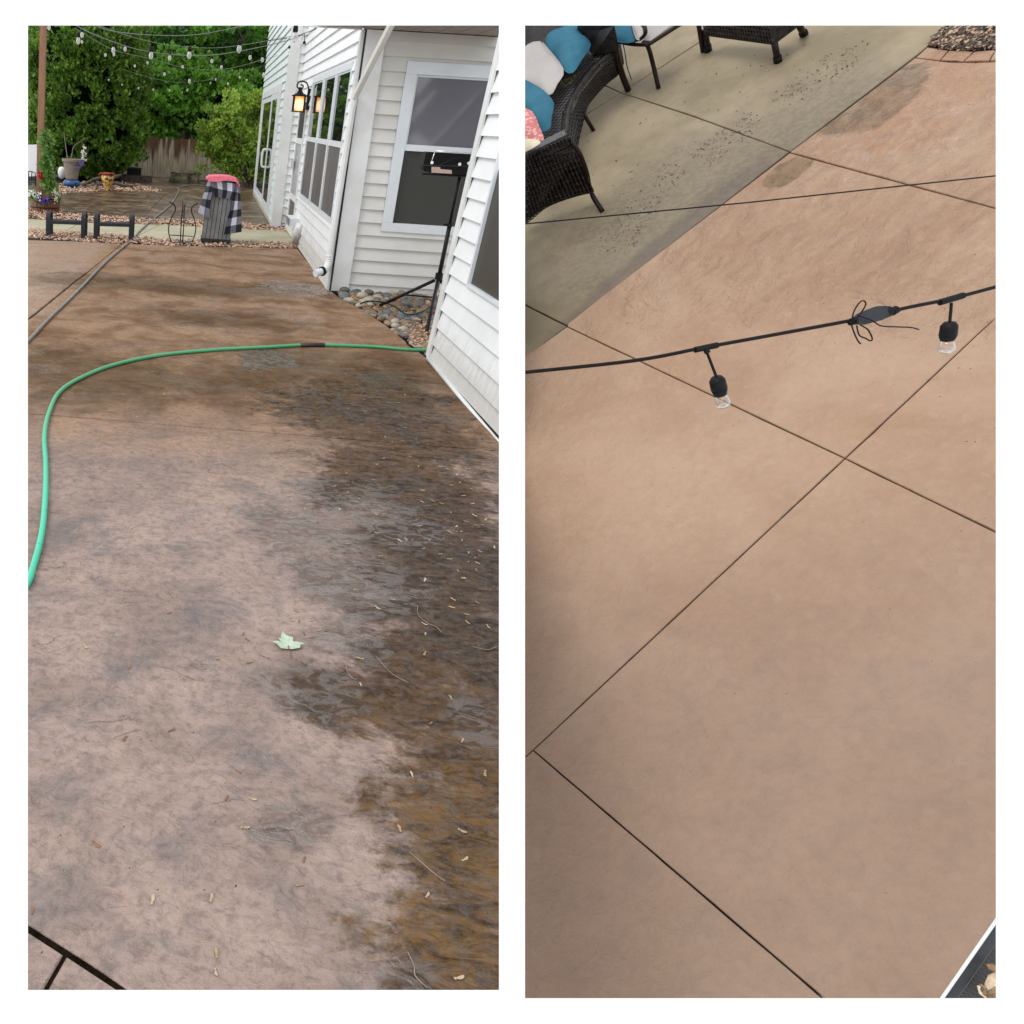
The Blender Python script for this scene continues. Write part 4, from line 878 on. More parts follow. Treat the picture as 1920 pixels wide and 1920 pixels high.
a = aY(238, 328, Yt+.1); b_ = aY(264, 328, Yt+.1); z2_ = aY(250, 314, Yt+.1)[2]; bb = empty('black_box', ((a[0]+b_[0])/2, Yt+.15, z1_), 'black plastic box sitting on the weathered timber', 'box')
part('box_body', M['rubber'], bb, ((a[0], Yt+.05, z1_+.002), (b_[0], Yt+.28, z2_-.03))); part('lid', M['charcoal'], bb, ((a[0]-.01, Yt+.04, z2_-.028), (b_[0]+.01, Yt+.29, z2_)))
sb = G(345, 344); sb = np.array([sb[0], sb[1]+.35, 0]); hh_ = aY(345, 322, sb[1]-.3)[2]
mb = MB(); prof = [(.40, 0), (.43, hh_*.3), (.41, hh_*.8), (.42, hh_*.93), (.39, hh_), (.05, hh_+.01)]; mb.lathe(prof, sb, n=22)
V = mb.v; mb.v = [(x+rng.normal()*.016, y+rng.normal()*.016, z+rng.normal()*.008) for x, y, z in V]; tag(mb.build('stone_block', M['moss']), 'low round mossy stone block before the fence', 'stone')

# ------------------------------------------------------------------ two black metal stands
def stand(pl, pr2, yt, ysb, ysf, label):
    xl, xr = pl[0], pr2[0]; fl, fr_ = G(*pl), G(*pr2); cx = (fl+fr_)/2; w2_ = (fr_-fl)/2; Y = cx[1]; zt = aY(xl, yt, Y)[2]; zs = aY((xl+xr)/2, ysf, Y)[2]
    t = empty('plant_stand', (cx[0], Y, 0), label, 'plant stand', 'black metal stands on the wood chips')
    u = (fr_-fl)/np.linalg.norm(fr_-fl); v = np.array([0, 1.0, 0]); dp = .24
    for s_ in (-1, 1):
        e = cx+w2_*s_; pts = [e, e+(0, 0, zt*.75)] + [e+v*dp*.5*(1-math.cos(q))+np.array([0, 0, zt*.75+zt*.25*math.sin(q)]) for q in np.linspace(.3, math.pi-.3, 7)] + [e+v*dp+(0, 0, zt*.75), e+v*dp]
        mb = MB()
        for i in range(len(pts)-1):
            p, q_ = np.array(pts[i], float), np.array(pts[i+1], float); d = (q_-p)/2; L_ = np.linalg.norm(d); dn = d/L_; nn = np.cross(dn, u)
            mb.obox((p+q_)/2, u*.030, nn*.006, dn*(L_+.006))
        mb.build('side_frame', M['charcoal'], t)
    for k in range(5):
        o_ = v*(dp*(.08+.84*k/4)); mb = MB(); mb.obox(cx+o_+np.array([0, 0, zs]), u*(np.linalg.norm(w2_)-.03), v*.014, (0, 0, .006)); mb.build('slat', M['charcoal'], t)
    mb = MB(); mb.obox(cx+v*.004+np.array([0, 0, zs-.012]), u*(np.linalg.norm(w2_)-.03), v*.005, (0, 0, .022)); mb.build('apron', M['charcoal'], t)
stand((90, 445.3), (155.5, 447.3), 397, 411, 416, 'left of the two black metal stands, nearer the barrel planter')
stand((179, 450.5), (244.7, 451.9), 400, 414, 420, 'right of the two black metal stands, beside the grey hose')

# obelisk / wire plant stand
oc = G(340, 455); ob = empty('wire_stand', oc, 'black wire stand with four curved rods on a round base', 'plant stand')
R_ = (G(361, 455)-G(319, 455))[0]/2; Yo = oc[1]
mb = MB(); mb.lathe([(.02, .012), (R_, .018), (R_, .004), (.02, .002)], oc, n=24); mb.build('base', M['black'], ob)
prof = [(323, 454), (319, 440), (318, 425), (322, 408), (327, 395), (325, 385), (317, 380)]
def hz(y): return aY(340, y, Yo)[2]
for k in range(4):
    q = k*math.pi/2+.12; pts = []
    for (x, y) in prof:
        r = abs(340-x)*Yo/1570/.905*1.0; pts.append(oc+np.array([r*math.cos(q), r*math.sin(q)*.9, max(.01, hz(y))]))
    mb = MB(); mb.tube(spline(pts, 4), .009, 6); mb.build('rod', M['black'], ob, smooth=True)
mb = MB(); zr = hz(442); rr = 19*Yo/1570/.905
for q in (.12, .12+math.pi/2): mb.tube([oc+np.array([rr*math.cos(q), rr*math.sin(q)*.9, zr]), oc-np.array([rr*math.cos(q), rr*math.sin(q)*.9, -zr])], .006, 5)
mb.build('brace', M['black'], ob)

# ------------------------------------------------------------------ waste bin with lid, blanket and towel
Yn = 12.72
def bx_(x, y, dy=0): return aY(x, y, Yn+dy)
bw = empty('waste_bin', (bx_(405, 457)[0], Yn+.2, 0), 'grey slatted outdoor waste bin with dark base', 'bin')
xl, xr = bx_(375.5, 457)[0], bx_(432, 457)[0]; zb1 = bx_(404, 448)[2]; zt_ = bx_(420, 342)[2]; xtl, xtr = bx_(388, 345)[0], bx_(450, 345)[0]
mb = MB(); mb.box((xl, Yn, 0.03), (xr, Yn+.36, zb1)); mb.box((xl, Yn, 0), (xl+.12, Yn+.36, .03)); mb.box((xr-.12, Yn, 0), (xr, Yn+.36, .03)); mb.build('base', M['charcoal'], bw)
nsl = 7; ix = .01
for i in range(nsl):
    f0, f1 = i/nsl, (i+1)/nsl; g_ = .004
    b0, b1 = xl+ix+(xr-xl-2*ix)*f0+g_, xl+ix+(xr-xl-2*ix)*f1-g_; t0_, t1_ = xtl+.03+(xtr-xtl-.06)*f0+g_, xtl+.03+(xtr-xtl-.06)*f1-g_
    mb = MB(); mb.add([(b0, Yn+.0, zb1), (b1, Yn, zb1), (t1_, Yn-.0, zt_-.03), (t0_, Yn-.0, zt_-.03), (b0, Yn+.02, zb1), (b1, Yn+.02, zb1), (t1_, Yn+.02, zt_-.03), (t0_, Yn+.02, zt_-.03)], [(0, 1, 2, 3), (4, 7, 6, 5), (0, 3, 7, 4), (1, 5, 6, 2), (3, 2, 6, 7)]); mb.build('slat', M['binslat'], bw)
mb = MB(); mb.add([(xl+ix, Yn+.021, zb1), (xr-ix, Yn+.021, zb1), (xtr-.03, Yn+.021, zt_-.03), (xtl+.03, Yn+.021, zt_-.03), (xl+ix, Yn+.34, zb1), (xr-ix, Yn+.34, zb1), (xtr-.03, Yn+.34, zt_-.03), (xtl+.03, Yn+.34, zt_-.03)], [(0, 1, 2, 3), (4, 7, 6, 5), (0, 3, 7, 4), (1, 5, 6, 2), (3, 2, 6, 7)]); mb.build('body', M['rubber'], bw)
part('lid', M['charcoal'], bw, ((xtl+.02, Yn-.02, zt_-.028), (xtr-.02, Yn+.37, zt_)))
# blanket: grid strips with check colours
def check_strip(cen, nu, nv, name, parent, off=0, dv=-.035):
    """cen: list of (left,right) px pairs down the strip"""
    mb = MB(); rows = [(np.array(a, float), np.array(b, float)) for a, b in cen]
    for j in range(nv):
        t0, t1 = j/nv*(len(rows)-1), (j+1)/nv*(len(rows)-1)
        def at(t):
            i = min(int(t), len(rows)-2); f = t-i; return rows[i][0]*(1-f)+rows[i+1][0]*f, rows[i][1]*(1-f)+rows[i+1][1]*f
        (a0, b0), (a1, b1) = at(t0), at(t1)
        for i in range(nu):
            P4 = []
            for (p, q_, f) in ((a0, b0, i/nu), (a0, b0, (i+1)/nu), (a1, b1, (i+1)/nu), (a1, b1, i/nu)):
                s_ = p*(1-f)+q_*f; P4.append(bx_(s_[0], s_[1], dv-.02*math.sin(f*5+2)))
            ka, kb = (i+off) % 2, j % 2; mb.m = 0 if (ka and kb) else (2 if (not ka and not kb) else 1)
            mb.prism(P4, (0, .012, 0))
    return mb.build(name, [M['chkb'], M['chkg'], M['chkw']], parent)
bl = empty('blanket', (bx_(420, 345)[0], Yn, zt_), 'black and white buffalo check blanket draped over the grey bin', 'blanket')
check_strip([((391, 337), (402, 341)), ((384, 357), (399, 356)), ((378, 376), (394, 380)), ((371, 398), (393, 410))], 2, 5, 'left_fold', bl, 0, -.045)
check_strip([((396, 338), (446, 345)), ((400, 347), (445, 356)), ((400, 357), (443, 366)), ((402, 369), (438, 374))], 5, 2, 'top_fold', bl, 1, -.04)
check_strip([((441, 344), (450, 348)), ((437, 367), (451, 370)), ((431, 395), (452, 392)), ((424, 418), (453, 412)), ((420, 440), (453, 435))], 3, 6, 'right_fold', bl, 1, -.05)
mb = MB()
tw = [(386, 335), (391, 331), (410, 330), (430, 331), (444, 336), (450, 347)], [(392, 339), (399, 341), (414, 340), (428, 338), (442, 341), (450, 352)]
for i in range(5):
    P4 = [bx_(*tw[0][i], -.06), bx_(*tw[0][i+1], -.06), bx_(*tw[1][i+1], -.075), bx_(*tw[1][i], -.075)]; mb.prism(P4, (0, .45, .0))
tag(mb.build('pink_towel', M['pink']), 'pink towel lying over the top of the grey bin', 'towel')

# ------------------------------------------------------------------ hoses
def ground_curve(pxs, r, fn=G, up=UL, k=8):
    c_ = spline([fn(x, y, r) for x, y in pxs], k); return [p+np.array([math.sin(i*.35)*.002, math.cos(i*.3)*.002, 0]) for i, p in enumerate(c_)]
hz_pts = [(20, 1130), (52, 1092), (66, 1052), (79, 990), (86, 930), (85, 870), (84, 820), (91, 775), (110, 737), (150, 709), (210, 685), (300, 666), (400, 656), (500, 651), (566, 647), (607, 647), (700, 650), (760, 655), (815, 657)]
mb = MB(); mb.tube(ground_curve(hz_pts, .0135), .0135, 10); gh = empty('garden_hose', G(300, 665), 'green garden hose with a brown mended section curving across the patio', 'hose'); mb.build('hose', M['hose'], gh, smooth=True)
mb = MB(); mb.tube([G(564, 647.3, .015), G(585, 646.8, .015), G(608, 647.3, .015)], .0185, 10); mb.build('mender', M['band'], gh, smooth=True)
mb = MB(); mb.tube(ground_curve([(20, 672), (52, 640), (100, 590), (145, 546), (200, 490), (245, 451), (272, 424), (318, 386), (331, 367), (336, 357), (333, 352), (345, 348.5), (372, 346)], .014), .014, 8)
tag(mb.build('grey_hose', M['hose2'], smooth=True), 'thin grey hose running straight across the joint to the far patio', 'hose')
mb = MB(); mb.tube(ground_curve([(774, 641), (776, 640), (800, 641), (812, 643), (812, 648), (790, 652), (778, 650), (773, 645), (775, 641)], .01, k=5), .008, 6); tag(mb.build('cord_loop', M['twig'], smooth=True), 'small tan cord loop beside the near house corner', 'cord')
mb = MB(); mb.tube(spline([G(675, 570, .05), G(690, 565, .08), G(720, 567, .06), G(745, 578, .05), G(765, 590, .05), G(790, 585, .05), G(815, 570, .05)], 6), .007, 6); tag(mb.build('power_cable', M['cord'], smooth=True), 'black power cable snaking over the river stones', 'cable')

# ------------------------------------------------------------------ heater on tripod
hb_ = np.array([2.27, 8.35, 0.0]); hp = empty('patio_heater', hb_, 'black infrared heater on a tripod in the nook', 'heater')
hub = aY(823, 518, 8.35); topP = aY(869, 300, 8.35)
mb = MB(); mb.tube([hub-(0, 0, .12), hub+(topP-hub)*.45], .02, 10); mb.build('pole', M['black'], hp, smooth=True)
mb = MB(); mb.tube([hub+(topP-hub)*.45, topP], .0155, 10); mb.build('pole', M['black'], hp, smooth=True)
mb = MB(); mb.tube([hub+(topP-hub)*.44, hub+(topP-hub)*.47], .027, 10); mb.tube([hub+(topP-hub)*.455, hub+(topP-hub)*.455-(.06, 0, 0)], .008, 6); mb.build('clamp', M['rubber'], hp)
mb = MB(); mb.tube([hub-(0, 0, .03), hub+(0, 0, .03)], .035, 10); mb.build('hub', M['rubber'], hp)
for q in ((712, 573, G), (799, 625, G), (872, 578, G)):
    ft = G(q[0], q[1], .015); mb = MB(); mb.tube([hub-(0, 0, .02)+(ft-hub)*.06, ft], .016, 8); mb.build('leg', M['black'], hp, smooth=True)
mb = MB(); mb.tube([G(760, 553, .2), hub-(0, 0, .2)], .008, 6); mb.tube([hub-(0, 0, .2), hub+(G(799, 625)-hub)*.5], .008, 6); mb.build('brace', M['black'], hp)
Yh = 8.30
def hh(x, y, d=0): return aY(x, y, Yh+d)
mb = MB(); mb.prism([hh(793, 313), hh(798, 288), hh(803, 285), hh(893, 290), hh(893, 331), hh(812, 325), hh(802, 322)], (0, .16, .0)); mb.build('heater_body', M['rubber'], hp)
mb = MB(); mb.prism([hh(791, 325.5, -.02), hh(890, 331.5, -.02), hh(890, 333.5, -.02), hh(791, 327.5, -.02)], (0, .2, 0)); mb.build('reflector', M['black'], hp)
mb = MB(); mb.prism([hh(796, 309, -.004), hh(893, 311, -.004), hh(893, 313, -.004), hh(796, 311, -.004)], (0, -.004, 0)); mb.build('trim', M['charcoal'], hp)
mb = MB(); mb.prism([hh(809, 312.5, -.005), hh(825.5, 313.5, -.005), hh(825.5, 317, -.005), hh(847, 319, -.005), hh(847, 326, -.005), hh(809, 323.5, -.005)], (0, -.003, 0)); mb.build('sticker', M['sticker'], hp)
for (x0, y0, x1, y1) in ((809, 303, 816, 283), (816, 283, 886, 287)): mb = MB(); mb.tube([hh(x0, y0, -.03), hh(x1, y1, -.01)], .0045, 6); mb.build('handle_rod', M['chrome'], hp, smooth=True)
for (x, y) in ((810, 305), (862, 308), (879, 306)): mb = MB(); mb.tube([hh(x, y, -.04), hh(x, y, .0)], .014, 8); mb.build('bolt', M['chrome'], hp)
mb = MB(); mb.tube(spline([hh(825, 309, -.03), hh(845, 300, -.05), hh(862, 296, -.04), hh(872, 300, -.02)], 5), .004, 5); mb.build('power_cord', M['rubber'], hp)

# ------------------------------------------------------------------ river stones in the nook bed
def ico(sub=1):
    bm = bmesh.new(); bmesh.ops.create_icosphere(bm, subdivisions=sub, radius=1); v = [tuple(q.co) for q in bm.verts]; f = [tuple(x.index for x in q.verts) for q in bm.faces]; bm.free(); return np.array(v), f
IV, IF = ico(2)
stone_me = []
for k, mt in enumerate(('stoneA', 'stoneB', 'stoneC', 'stoneD', 'stoneE')):
    for j in range(2):
        V = IV*np.array([1, rng.uniform(.62, .85), rng.uniform(.45, .6)]); ph = rng.uniform(0, 6, 3)
        V = V*(1+.09*np.sin(V[:, [1]]*3+ph[0])+.07*np.sin(V[:, [0]]*4+ph[1]))
        me = bpy.data.meshes.new('river_stone'); me.from_pydata(V.tolist(), [], IF); me.materials.append(M[mt]); me.polygons.foreach_set('use_smooth', [True]*len(me.polygons)); stone_me.append((me, mt))
names = {'stoneA': 'grey', 'stoneB': 'tan', 'stoneC': 'pale cream', 'stoneD': 'dark blue-grey', 'stoneE': 'rust brown'}
edge = [(640, 556), (680, 578), (725, 608), (768, 643), (806, 668)]
placed = []
tries = 0
while len(placed) < 210 and tries < 14000:
    tries += 1
    x = random.uniform(640, 840); y = random.uniform(545, 662)
    ey = np.interp(x, [e[0] for e in edge], [e[1] for e in edge])
    if y > ey-1 or y < 545+(x-640)*.04 or x > 832-(y-550)*.22: continue
    p = G(x, y); s = random.uniform(.036, .078) if y < 610 else random.uniform(.03, .055)
    if any((p[0]-q[0])**2+(p[1]-q[1])**2 < (.62*(s+q[2]))**2 for q in placed): continue
    if y > 622 and random.random() < .7: continue
    placed.append((p[0], p[1], s)); me, mt = random.choice(stone_me)
    o = bpy.data.objects.new('river_stone', me); col.objects.link(o)
    o.matrix_basis = Matrix.Translation((p[0], p[1], random.uniform(-.02, .02))) @ Matrix.Rotation(random.uniform(0, 6.28), 4, 'Z') @ Matrix.Rotation(random.uniform(-.25, .25), 4, 'X') @ Matrix.Diagonal((s, s, s, 1))
    tag(o, f'{names[mt]} rounded river stone in the bed under the heater tripod', 'stone', 'river stones in the nook bed')
chips('dry_litter', [[(640, 553), (660, 552), (700, 556), (830, 556), (818, 640), (806, 668), (768, 643), (725, 608), (680, 578)]], 1700, M['straw'], .022, 'dry straw and leaf litter between the river stones', hmax=.03, cat='leaf litter')
chips('dry_litter', [[(735, 615), (815, 612), (812, 655), (800, 664), (768, 643)]], 700, M['chips'], .018, 'tan shredded litter beside the near house corner', hmax=.04, cat='leaf litter')
chips('leaf_litter', [[(590, 560), (625, 545), (640, 556), (612, 566)]], 0, M['straw'], .01, 'litter', cat='leaf litter') if False else None

# ------------------------------------------------------------------ maple leaf and maple seeds
def rot2(v, a): return np.array([v[0]*math.cos(a)-v[1]*math.sin(a), v[0]*math.sin(a)+v[1]*math.cos(a)])
lc = G(541, 1216, .004); s = .05
outl_ = [(0, -.1), (-.15, -.12), (-.55, -.1), (-.75, .25), (-1.0, .38), (-.62, .48), (-.40, .42), (-.48, .75), (-.30, .72), (-.22, .95), (0, 1.35), (.15, 1.0), (.38, .82), (.52, .78), (.42, .45), (.62, .42), (1.1, .22), (.8, .12), (.72, -.08), (.4, -.12), (.12, -.14)]
ux = G(560, 1216)-G(541, 1216); ux /= np.linalg.norm(ux); uy = np.cross(UL, ux)
lf = empty('maple_leaf', lc, 'pale green maple leaf lying on the wet patio', 'leaf')
mb = MB(); pts = [lc+(ux*x_*1.05+uy*y_*1.5)*s+UL*(.004+.006*abs(x_)) for x_, y_ in outl_]; mb.add([lc+uy*.35*s+UL*.003]+pts, [(0, i+1, (i+1) % len(pts)+1) for i in range(len(pts))]+[(0, (i+1) % len(pts)+1, i+1) for i in range(0)]); mb.build('blade', M['leafgreen'], lf)
mb = MB(); mb.tube([lc+uy*.2*s+UL*.006, lc-uy*.5*s+UL*.004, lc-uy*1.15*s-ux*.05*s+UL*.002], .0013, 5); mb.build('stalk', M['stem'], lf)

sv = []; sfc = []
mbs = MB(); mbs.lathe([(.15, 0), (.6, .2), (.75, .6), (.45, 1.1), (.12, 1.35)], (0, 0, .5), ax=(0, 1, 0), ay=(0, 0, .7), az=(1, 0, 0), n=6)
mbs.prism([(1.1, -.3, .35), (2.0, -.9, .4), (3.4, -1.35, .55), (4.7, -1.0, .8), (5.1, -.2, .9), (4.4, .3, .7), (2.8, .3, .5), (1.2, .35, .35)], (0, 0, .08))
seed_meshes = []
for mt in ('seed', 'seedb'):
    me = bpy.data.meshes.new('maple_seed'); me.from_pydata([(x-2, y, z-.2) for x, y, z in mbs.v], [], mbs.f); me.materials.append(M[mt+'_']); seed_meshes.append(me)
SEEDS = [(218,1010,0),(248,1150-160,0),(241,1252,1),(160,1212,0),(318,1150,1),(455,1190,1),(463,1199,1),(470,1243,1),(408,1233,0),(570,1245,1),(600,1182,0),(612,1183,1),(556,1146,0),(547,1165,0),(560,1166,1),(585,1164,0),(570,1190,1),(498,1232,0),(655,1226,0),(676,1236,0),(646,1275,1),(676,1285,0),(736,1124,0),(795,1170,0),(797,1190,0),(797,1226,0),(870,1085,0),(850,1125,0),(848,1140,0),(876,1153,0),(876,1167,0),(895,1131,0),(915,1175,0),(870,1085,0),(806,1357,1),(845,1310,0),(866,1390,0),(910,1450,0),(772,1454,0),(235,1385,1),(281,1385,0),(424,1498,1),(472,1498,0),(458,1552,0),(395,1686,0),(571,1612,1),(563,1661,0),(179,1582,1),(60,1710,1),(405,1790,0),(320,1370,1),(448,1448,1),(749,1556,0),(865,1558,0),(870,1612,0),(800,1680,0),(858,1834,0),(405,1822,0),(285,1690,0),(895,985,0),(855,988,0),(905,985,0),(866,1014,0),(805,1013,0),(832,1010,0),(750,1015,0),(773,1013,0),(900,1035,0),(878,1037,0),(826,1040,0),(785,875,0),(850,873,0),(840,880,0),(722,820,0),(735,830,0),(755,827,0),(780,823,0),(825,875,0),(862,905,0),(885,918,0),(925,925,0),(868,930,0),(885,945,0),(845,910,0),(912,900,0),(792,942,0),(812,940,0),(827,944,0),(720,860,0),(700,900,0),(650,888,0)]
for i in range(120):
    if i < 75: x, y = random.uniform(90, 800), random.uniform(470, 860)
    else: x, y = random.uniform(560, 930), random.uniform(860, 1150)
    if y < 675 and x > 560+(y-470)*1.1: continue
    if x > 800+(y-665)*.8 and y < 840: continue
    SEEDS.append((x, y, int(random.random() < .2)))
for (x, y, kd) in SEEDS:
    o = bpy.data.objects.new('maple_seed', seed_meshes[kd]); col.objects.link(o); p = G(x, y); s = random.uniform(.0034, .0055)
    o.matrix_basis = Matrix.Translation((p[0], p[1], .001)) @ Matrix.Rotation(random.uniform(0, 6.28), 4, 'Z') @ Matrix.Rotation(random.uniform(-.1, .15), 4, 'Y') @ Matrix.Diagonal((s, s, s, 1))
    tag(o, ('pale tan winged maple seed lying on the patio', 'reddish brown winged maple seed lying on the patio')[kd], 'seed', 'maple seeds scattered on the patio')
TW = [[(783, 1135), (786, 1152), (800, 1168), (818, 1175), (830, 1186)], [(885, 1212), (900, 1216), (918, 1218), (932, 1212)], [(648, 1243), (652, 1262), (665, 1274), (672, 1272)], [(770, 1598), (800, 1625), (825, 1645), (836, 1652)],
      [(764, 1785), (775, 1810), (778, 1830), (800, 1852)], [(713, 933), (745, 938), (760, 942), (770, 950)], [(705, 1230), (735, 1262), (765, 1280)]]
for i, tw_ in enumerate(TW):
    mb = MB(); mb.tube(spline([G(x+random.uniform(-2, 2), y, .003) for x, y in tw_], 4), .0011, 5); tag(mb.build('twig', M['twig'] if i != 5 else M['stem']), ['thin pale crooked twig lying near the right edge of the wet patio', 'thin pale twig at the right edge of the wet patio', 'small curled pale twig right of the maple leaf', 'long thin pale stalk low on the stained part of the patio', 'pale crooked twig at the bottom edge of the stained patio', 'short dark twig on the upper right of the patio', 'thin pale stalk right of the maple leaf in the dark puddle'][i], 'twig', 'twigs on the patio')
chips('debris', [[(60, 1300), (900, 1250), (930, 1850), (60, 1850)]], 130, M['gap'], .0035, 'tiny dark crumbs scattered over the near patio', hmax=.012, cat='debris')

# ------------------------------------------------------------------ string lights, left
def strand(label, pxY, bulbs, r=.0038, side='L', wm_=None):
    """pxY: list of (x,y,Y) ; bulbs: list of (x_top, y_top, y_bottom, Y)"""
    t = empty('string_lights', aY(*pxY[0]), label, 'string lights', 'string lights over the yard')
    mb = MB(); mb.tube(spline([aY(*q) for q in pxY], 6), r, 5); mb.build('cable', wm_ or M['wirelight'], t, smooth=True)
    for (x, y0, y1, Y) in bulbs:
        a, b_ = aY(x, y0, Y), aY(x+.0, y1, Y); hgt = a[2]-b_[2]; c = np.array([a[0], Y, 0])
        mb = MB(); mb.lathe([(hgt*.02, 0), (hgt*.13, -.04*hgt), (hgt*.17, -.2*hgt), (hgt*.16, -.42*hgt), (hgt*.05, -.43*hgt)][::-1], c+(0, 0, a[2]), n=10); sk = mb.build('bulb_socket', M['rubber'], t, smooth=True)
        mb = MB(); mb.lathe([(hgt*.11, -.43*hgt), (hgt*.17, -.62*hgt), (hgt*.19, -.76*hgt), (hgt*.14, -.92*hgt), (hgt*.04, -1.0*hgt)][::-1], c+(0, 0, a[2]), n=10); mb.build('glass_bulb', M['bulbfar'] if hgt < .12 and Y > 9 else M['bulbfar'], sk, smooth=True)
strand('front string lights, cable looping down from the upper left and up to the house', [(135, 44, 9), (180, 66, 9), (255, 92, 9.2), (330, 103, 9.4), (400, 103, 9.4), (470, 92, 9.4), (545, 74, 9.5), (590, 54, 10.2)],
       [(147, 60, 83, 9), (213, 79, 100, 9), (284, 87, 111, 9.2), (356, 86, 111, 9.4), (450, 73, 100, 9.4)])
strand('second string lights, highest cable just under the top edge', [(160, 40, 10), (210, 58, 10), (290, 66, 10), (370, 65, 10), (440, 52, 10), (485, 44, 10)], [(92, 38, 57, 9.6)])
strand('third string lights, thin cable with small bulbs sagging across the trees', [(180, 46, 14), (250, 70, 14), (320, 85, 14), (400, 90, 14), (470, 82, 14), (520, 72, 14), (546, 68, 13.8)],
       [(154, 52, 71, 12), (235, 80, 97, 12), (319, 96, 114, 14), (398, 104, 119, 14), (543, 85, 99, 13.8), (470, 96, 113, 14)])
strand('fourth string lights, cable with small bulbs lower over the fence', [(140, 52, 16), (210, 92, 16), (290, 112, 16), (350, 128, 17), (420, 130, 17), (500, 110, 16), (520, 104, 15.6)],
       [(154, 70, 82, 15), (198, 94, 107, 15), (214, 92, 106, 15), (277, 110, 121, 16), (253, 116, 127, 16), (343, 116, 129, 16), (416, 116, 130, 16), (493, 100, 117, 15.6), (309, 130, 143, 17), (496, 128, 146, 15.6)], .0034)
strand('fifth string lights, faintest and farthest row of tiny bulbs', [(230, 130, 22), (300, 150, 22), (360, 154, 22), (430, 140, 22), (500, 122, 22)],
       [(204, 145, 152, 20), (229, 154, 161, 20), (260, 159, 168, 20), (288, 162, 171, 20), (318, 164, 172, 20), (352, 162, 172, 20), (356, 141, 157, 21), (395, 150, 158, 21), (428, 150, 160, 21), (405, 142, 152, 21), (450, 138, 148, 21), (463, 144, 153, 21)], .003)
# big near bulb in front of the far wall and two near the house
nb = empty('hanging_bulb', aY(555, 44, 6.5), 'large near hanging bulb in black socket before the far house wall', 'light bulb')
a = aY(555, 47, 6.5); b_ = aY(553, 80, 6.5); hg = a[2]-b_[2]
mb = MB(); mb.lathe([(.008, .0), (hg*.14, -.03*hg), (hg*.17, -.2*hg), (hg*.17, -.38*hg), (.01, -.39*hg)][::-1], a, n=14); sk = mb.build('socket', M['rubber'], nb, smooth=True)
mb = MB(); mb.lathe([(hg*.12, -.39*hg), (hg*.2, -.62*hg), (hg*.21, -.76*hg), (hg*.14, -.94*hg), (.005, -1.0*hg)][::-1], a, n=16); mb.build('glass_bulb', M['bulb'], nb, smooth=True)
mb = MB(); mb.tube([a, a+(0, 0, .3)], .004, 6); mb.build('cord', M['cord'], nb)
mb = MB(); mb.tube(spline([aX(480, 80, 1.0*.95), aX(545, 70, 1.2), aX(572, 62, 1.3), aX(592, 54, 1.40)], 4), .007, 6); tag(mb.build('support_wire', M['cord']), 'black end cable fixed to the house wall above the lantern', 'cable')
for (x, y0, y1, y2, lab) in ((571, 62, 76, 82, 'small black bulb socket hanging from the cable at the house wall'), (543, 72, 84, 96, 'small bulb with black socket hanging before the far wing siding')):
    Xw = 1.28; a, b_, c = aX(x, y0, Xw), aX(x, y1, Xw), aX(x, y2, Xw); t = empty('small_bulb', a, lab, 'light bulb')
    mb = MB(); mb.tube([a, b_], .006, 5); mb.build('cord', M['cord'], t); mb = MB(); mb.lathe([(.005, 0), (.022, -.02), (.024, (c-b_)[2])][::-1], b_, n=8); mb.build('socket', M['rubber'], t)

# ================================================================== RIGHT PLACE
gm = MB(); q = [GR(x, y, -.055) for x, y in ((960, 20), (1900, 20), (1900, 1900), (960, 1900))]; gm.prism(q, -UR*.03); tag(gm.build('ground', M['soil'], side='R'), 'dark soil under the second patio view and its mulch bed', kind='structure', side='R')
pr_ = empty('patio', GR(1426, 960), 'tan stamped concrete patio seen from above', kind='structure', side='R')
E_ = lambda x: 495-.766*(x-1207.6) if x < 1481 else 285.6-.7705*(x-1481)
A1 = lambda x: 1418-.9331*(x-985); B1 = lambda x: 576+.4773*(x-985); B2 = lambda x: 1398.5+.847*(x-985); B3 = lambda x: 285+.2713*(x-1480)
ps = dict(fn=GR, up=UR, inset=.0028, side='R')
iA = (1584.5, 859); iB = (999, 1406)
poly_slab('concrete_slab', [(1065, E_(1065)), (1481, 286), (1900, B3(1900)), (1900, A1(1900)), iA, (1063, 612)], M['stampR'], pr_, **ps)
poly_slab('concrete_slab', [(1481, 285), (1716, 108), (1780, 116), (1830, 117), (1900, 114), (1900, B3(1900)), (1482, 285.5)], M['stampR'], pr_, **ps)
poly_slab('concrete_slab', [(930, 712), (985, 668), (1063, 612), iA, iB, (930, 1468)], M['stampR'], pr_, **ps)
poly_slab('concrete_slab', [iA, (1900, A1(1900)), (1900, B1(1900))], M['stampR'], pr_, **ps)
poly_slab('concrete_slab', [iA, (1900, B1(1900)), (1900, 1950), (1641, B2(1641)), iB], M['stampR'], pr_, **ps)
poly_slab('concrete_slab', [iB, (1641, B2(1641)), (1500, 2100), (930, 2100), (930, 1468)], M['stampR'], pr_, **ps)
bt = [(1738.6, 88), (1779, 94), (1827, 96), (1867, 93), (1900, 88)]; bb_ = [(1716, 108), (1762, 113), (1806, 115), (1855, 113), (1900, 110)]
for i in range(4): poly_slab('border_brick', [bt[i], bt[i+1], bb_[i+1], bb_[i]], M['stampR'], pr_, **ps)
gc = empty('side_patio', GR(1200, 300), 'grey-green plain concrete patio under the wicker furniture', kind='structure', side='R')
x0c = (1164.5, 174)
poly_slab('concrete_slab', [(930, 712), (930, 546), (985, 572), (1063, 611)], M['greyconc'], gc, **ps)
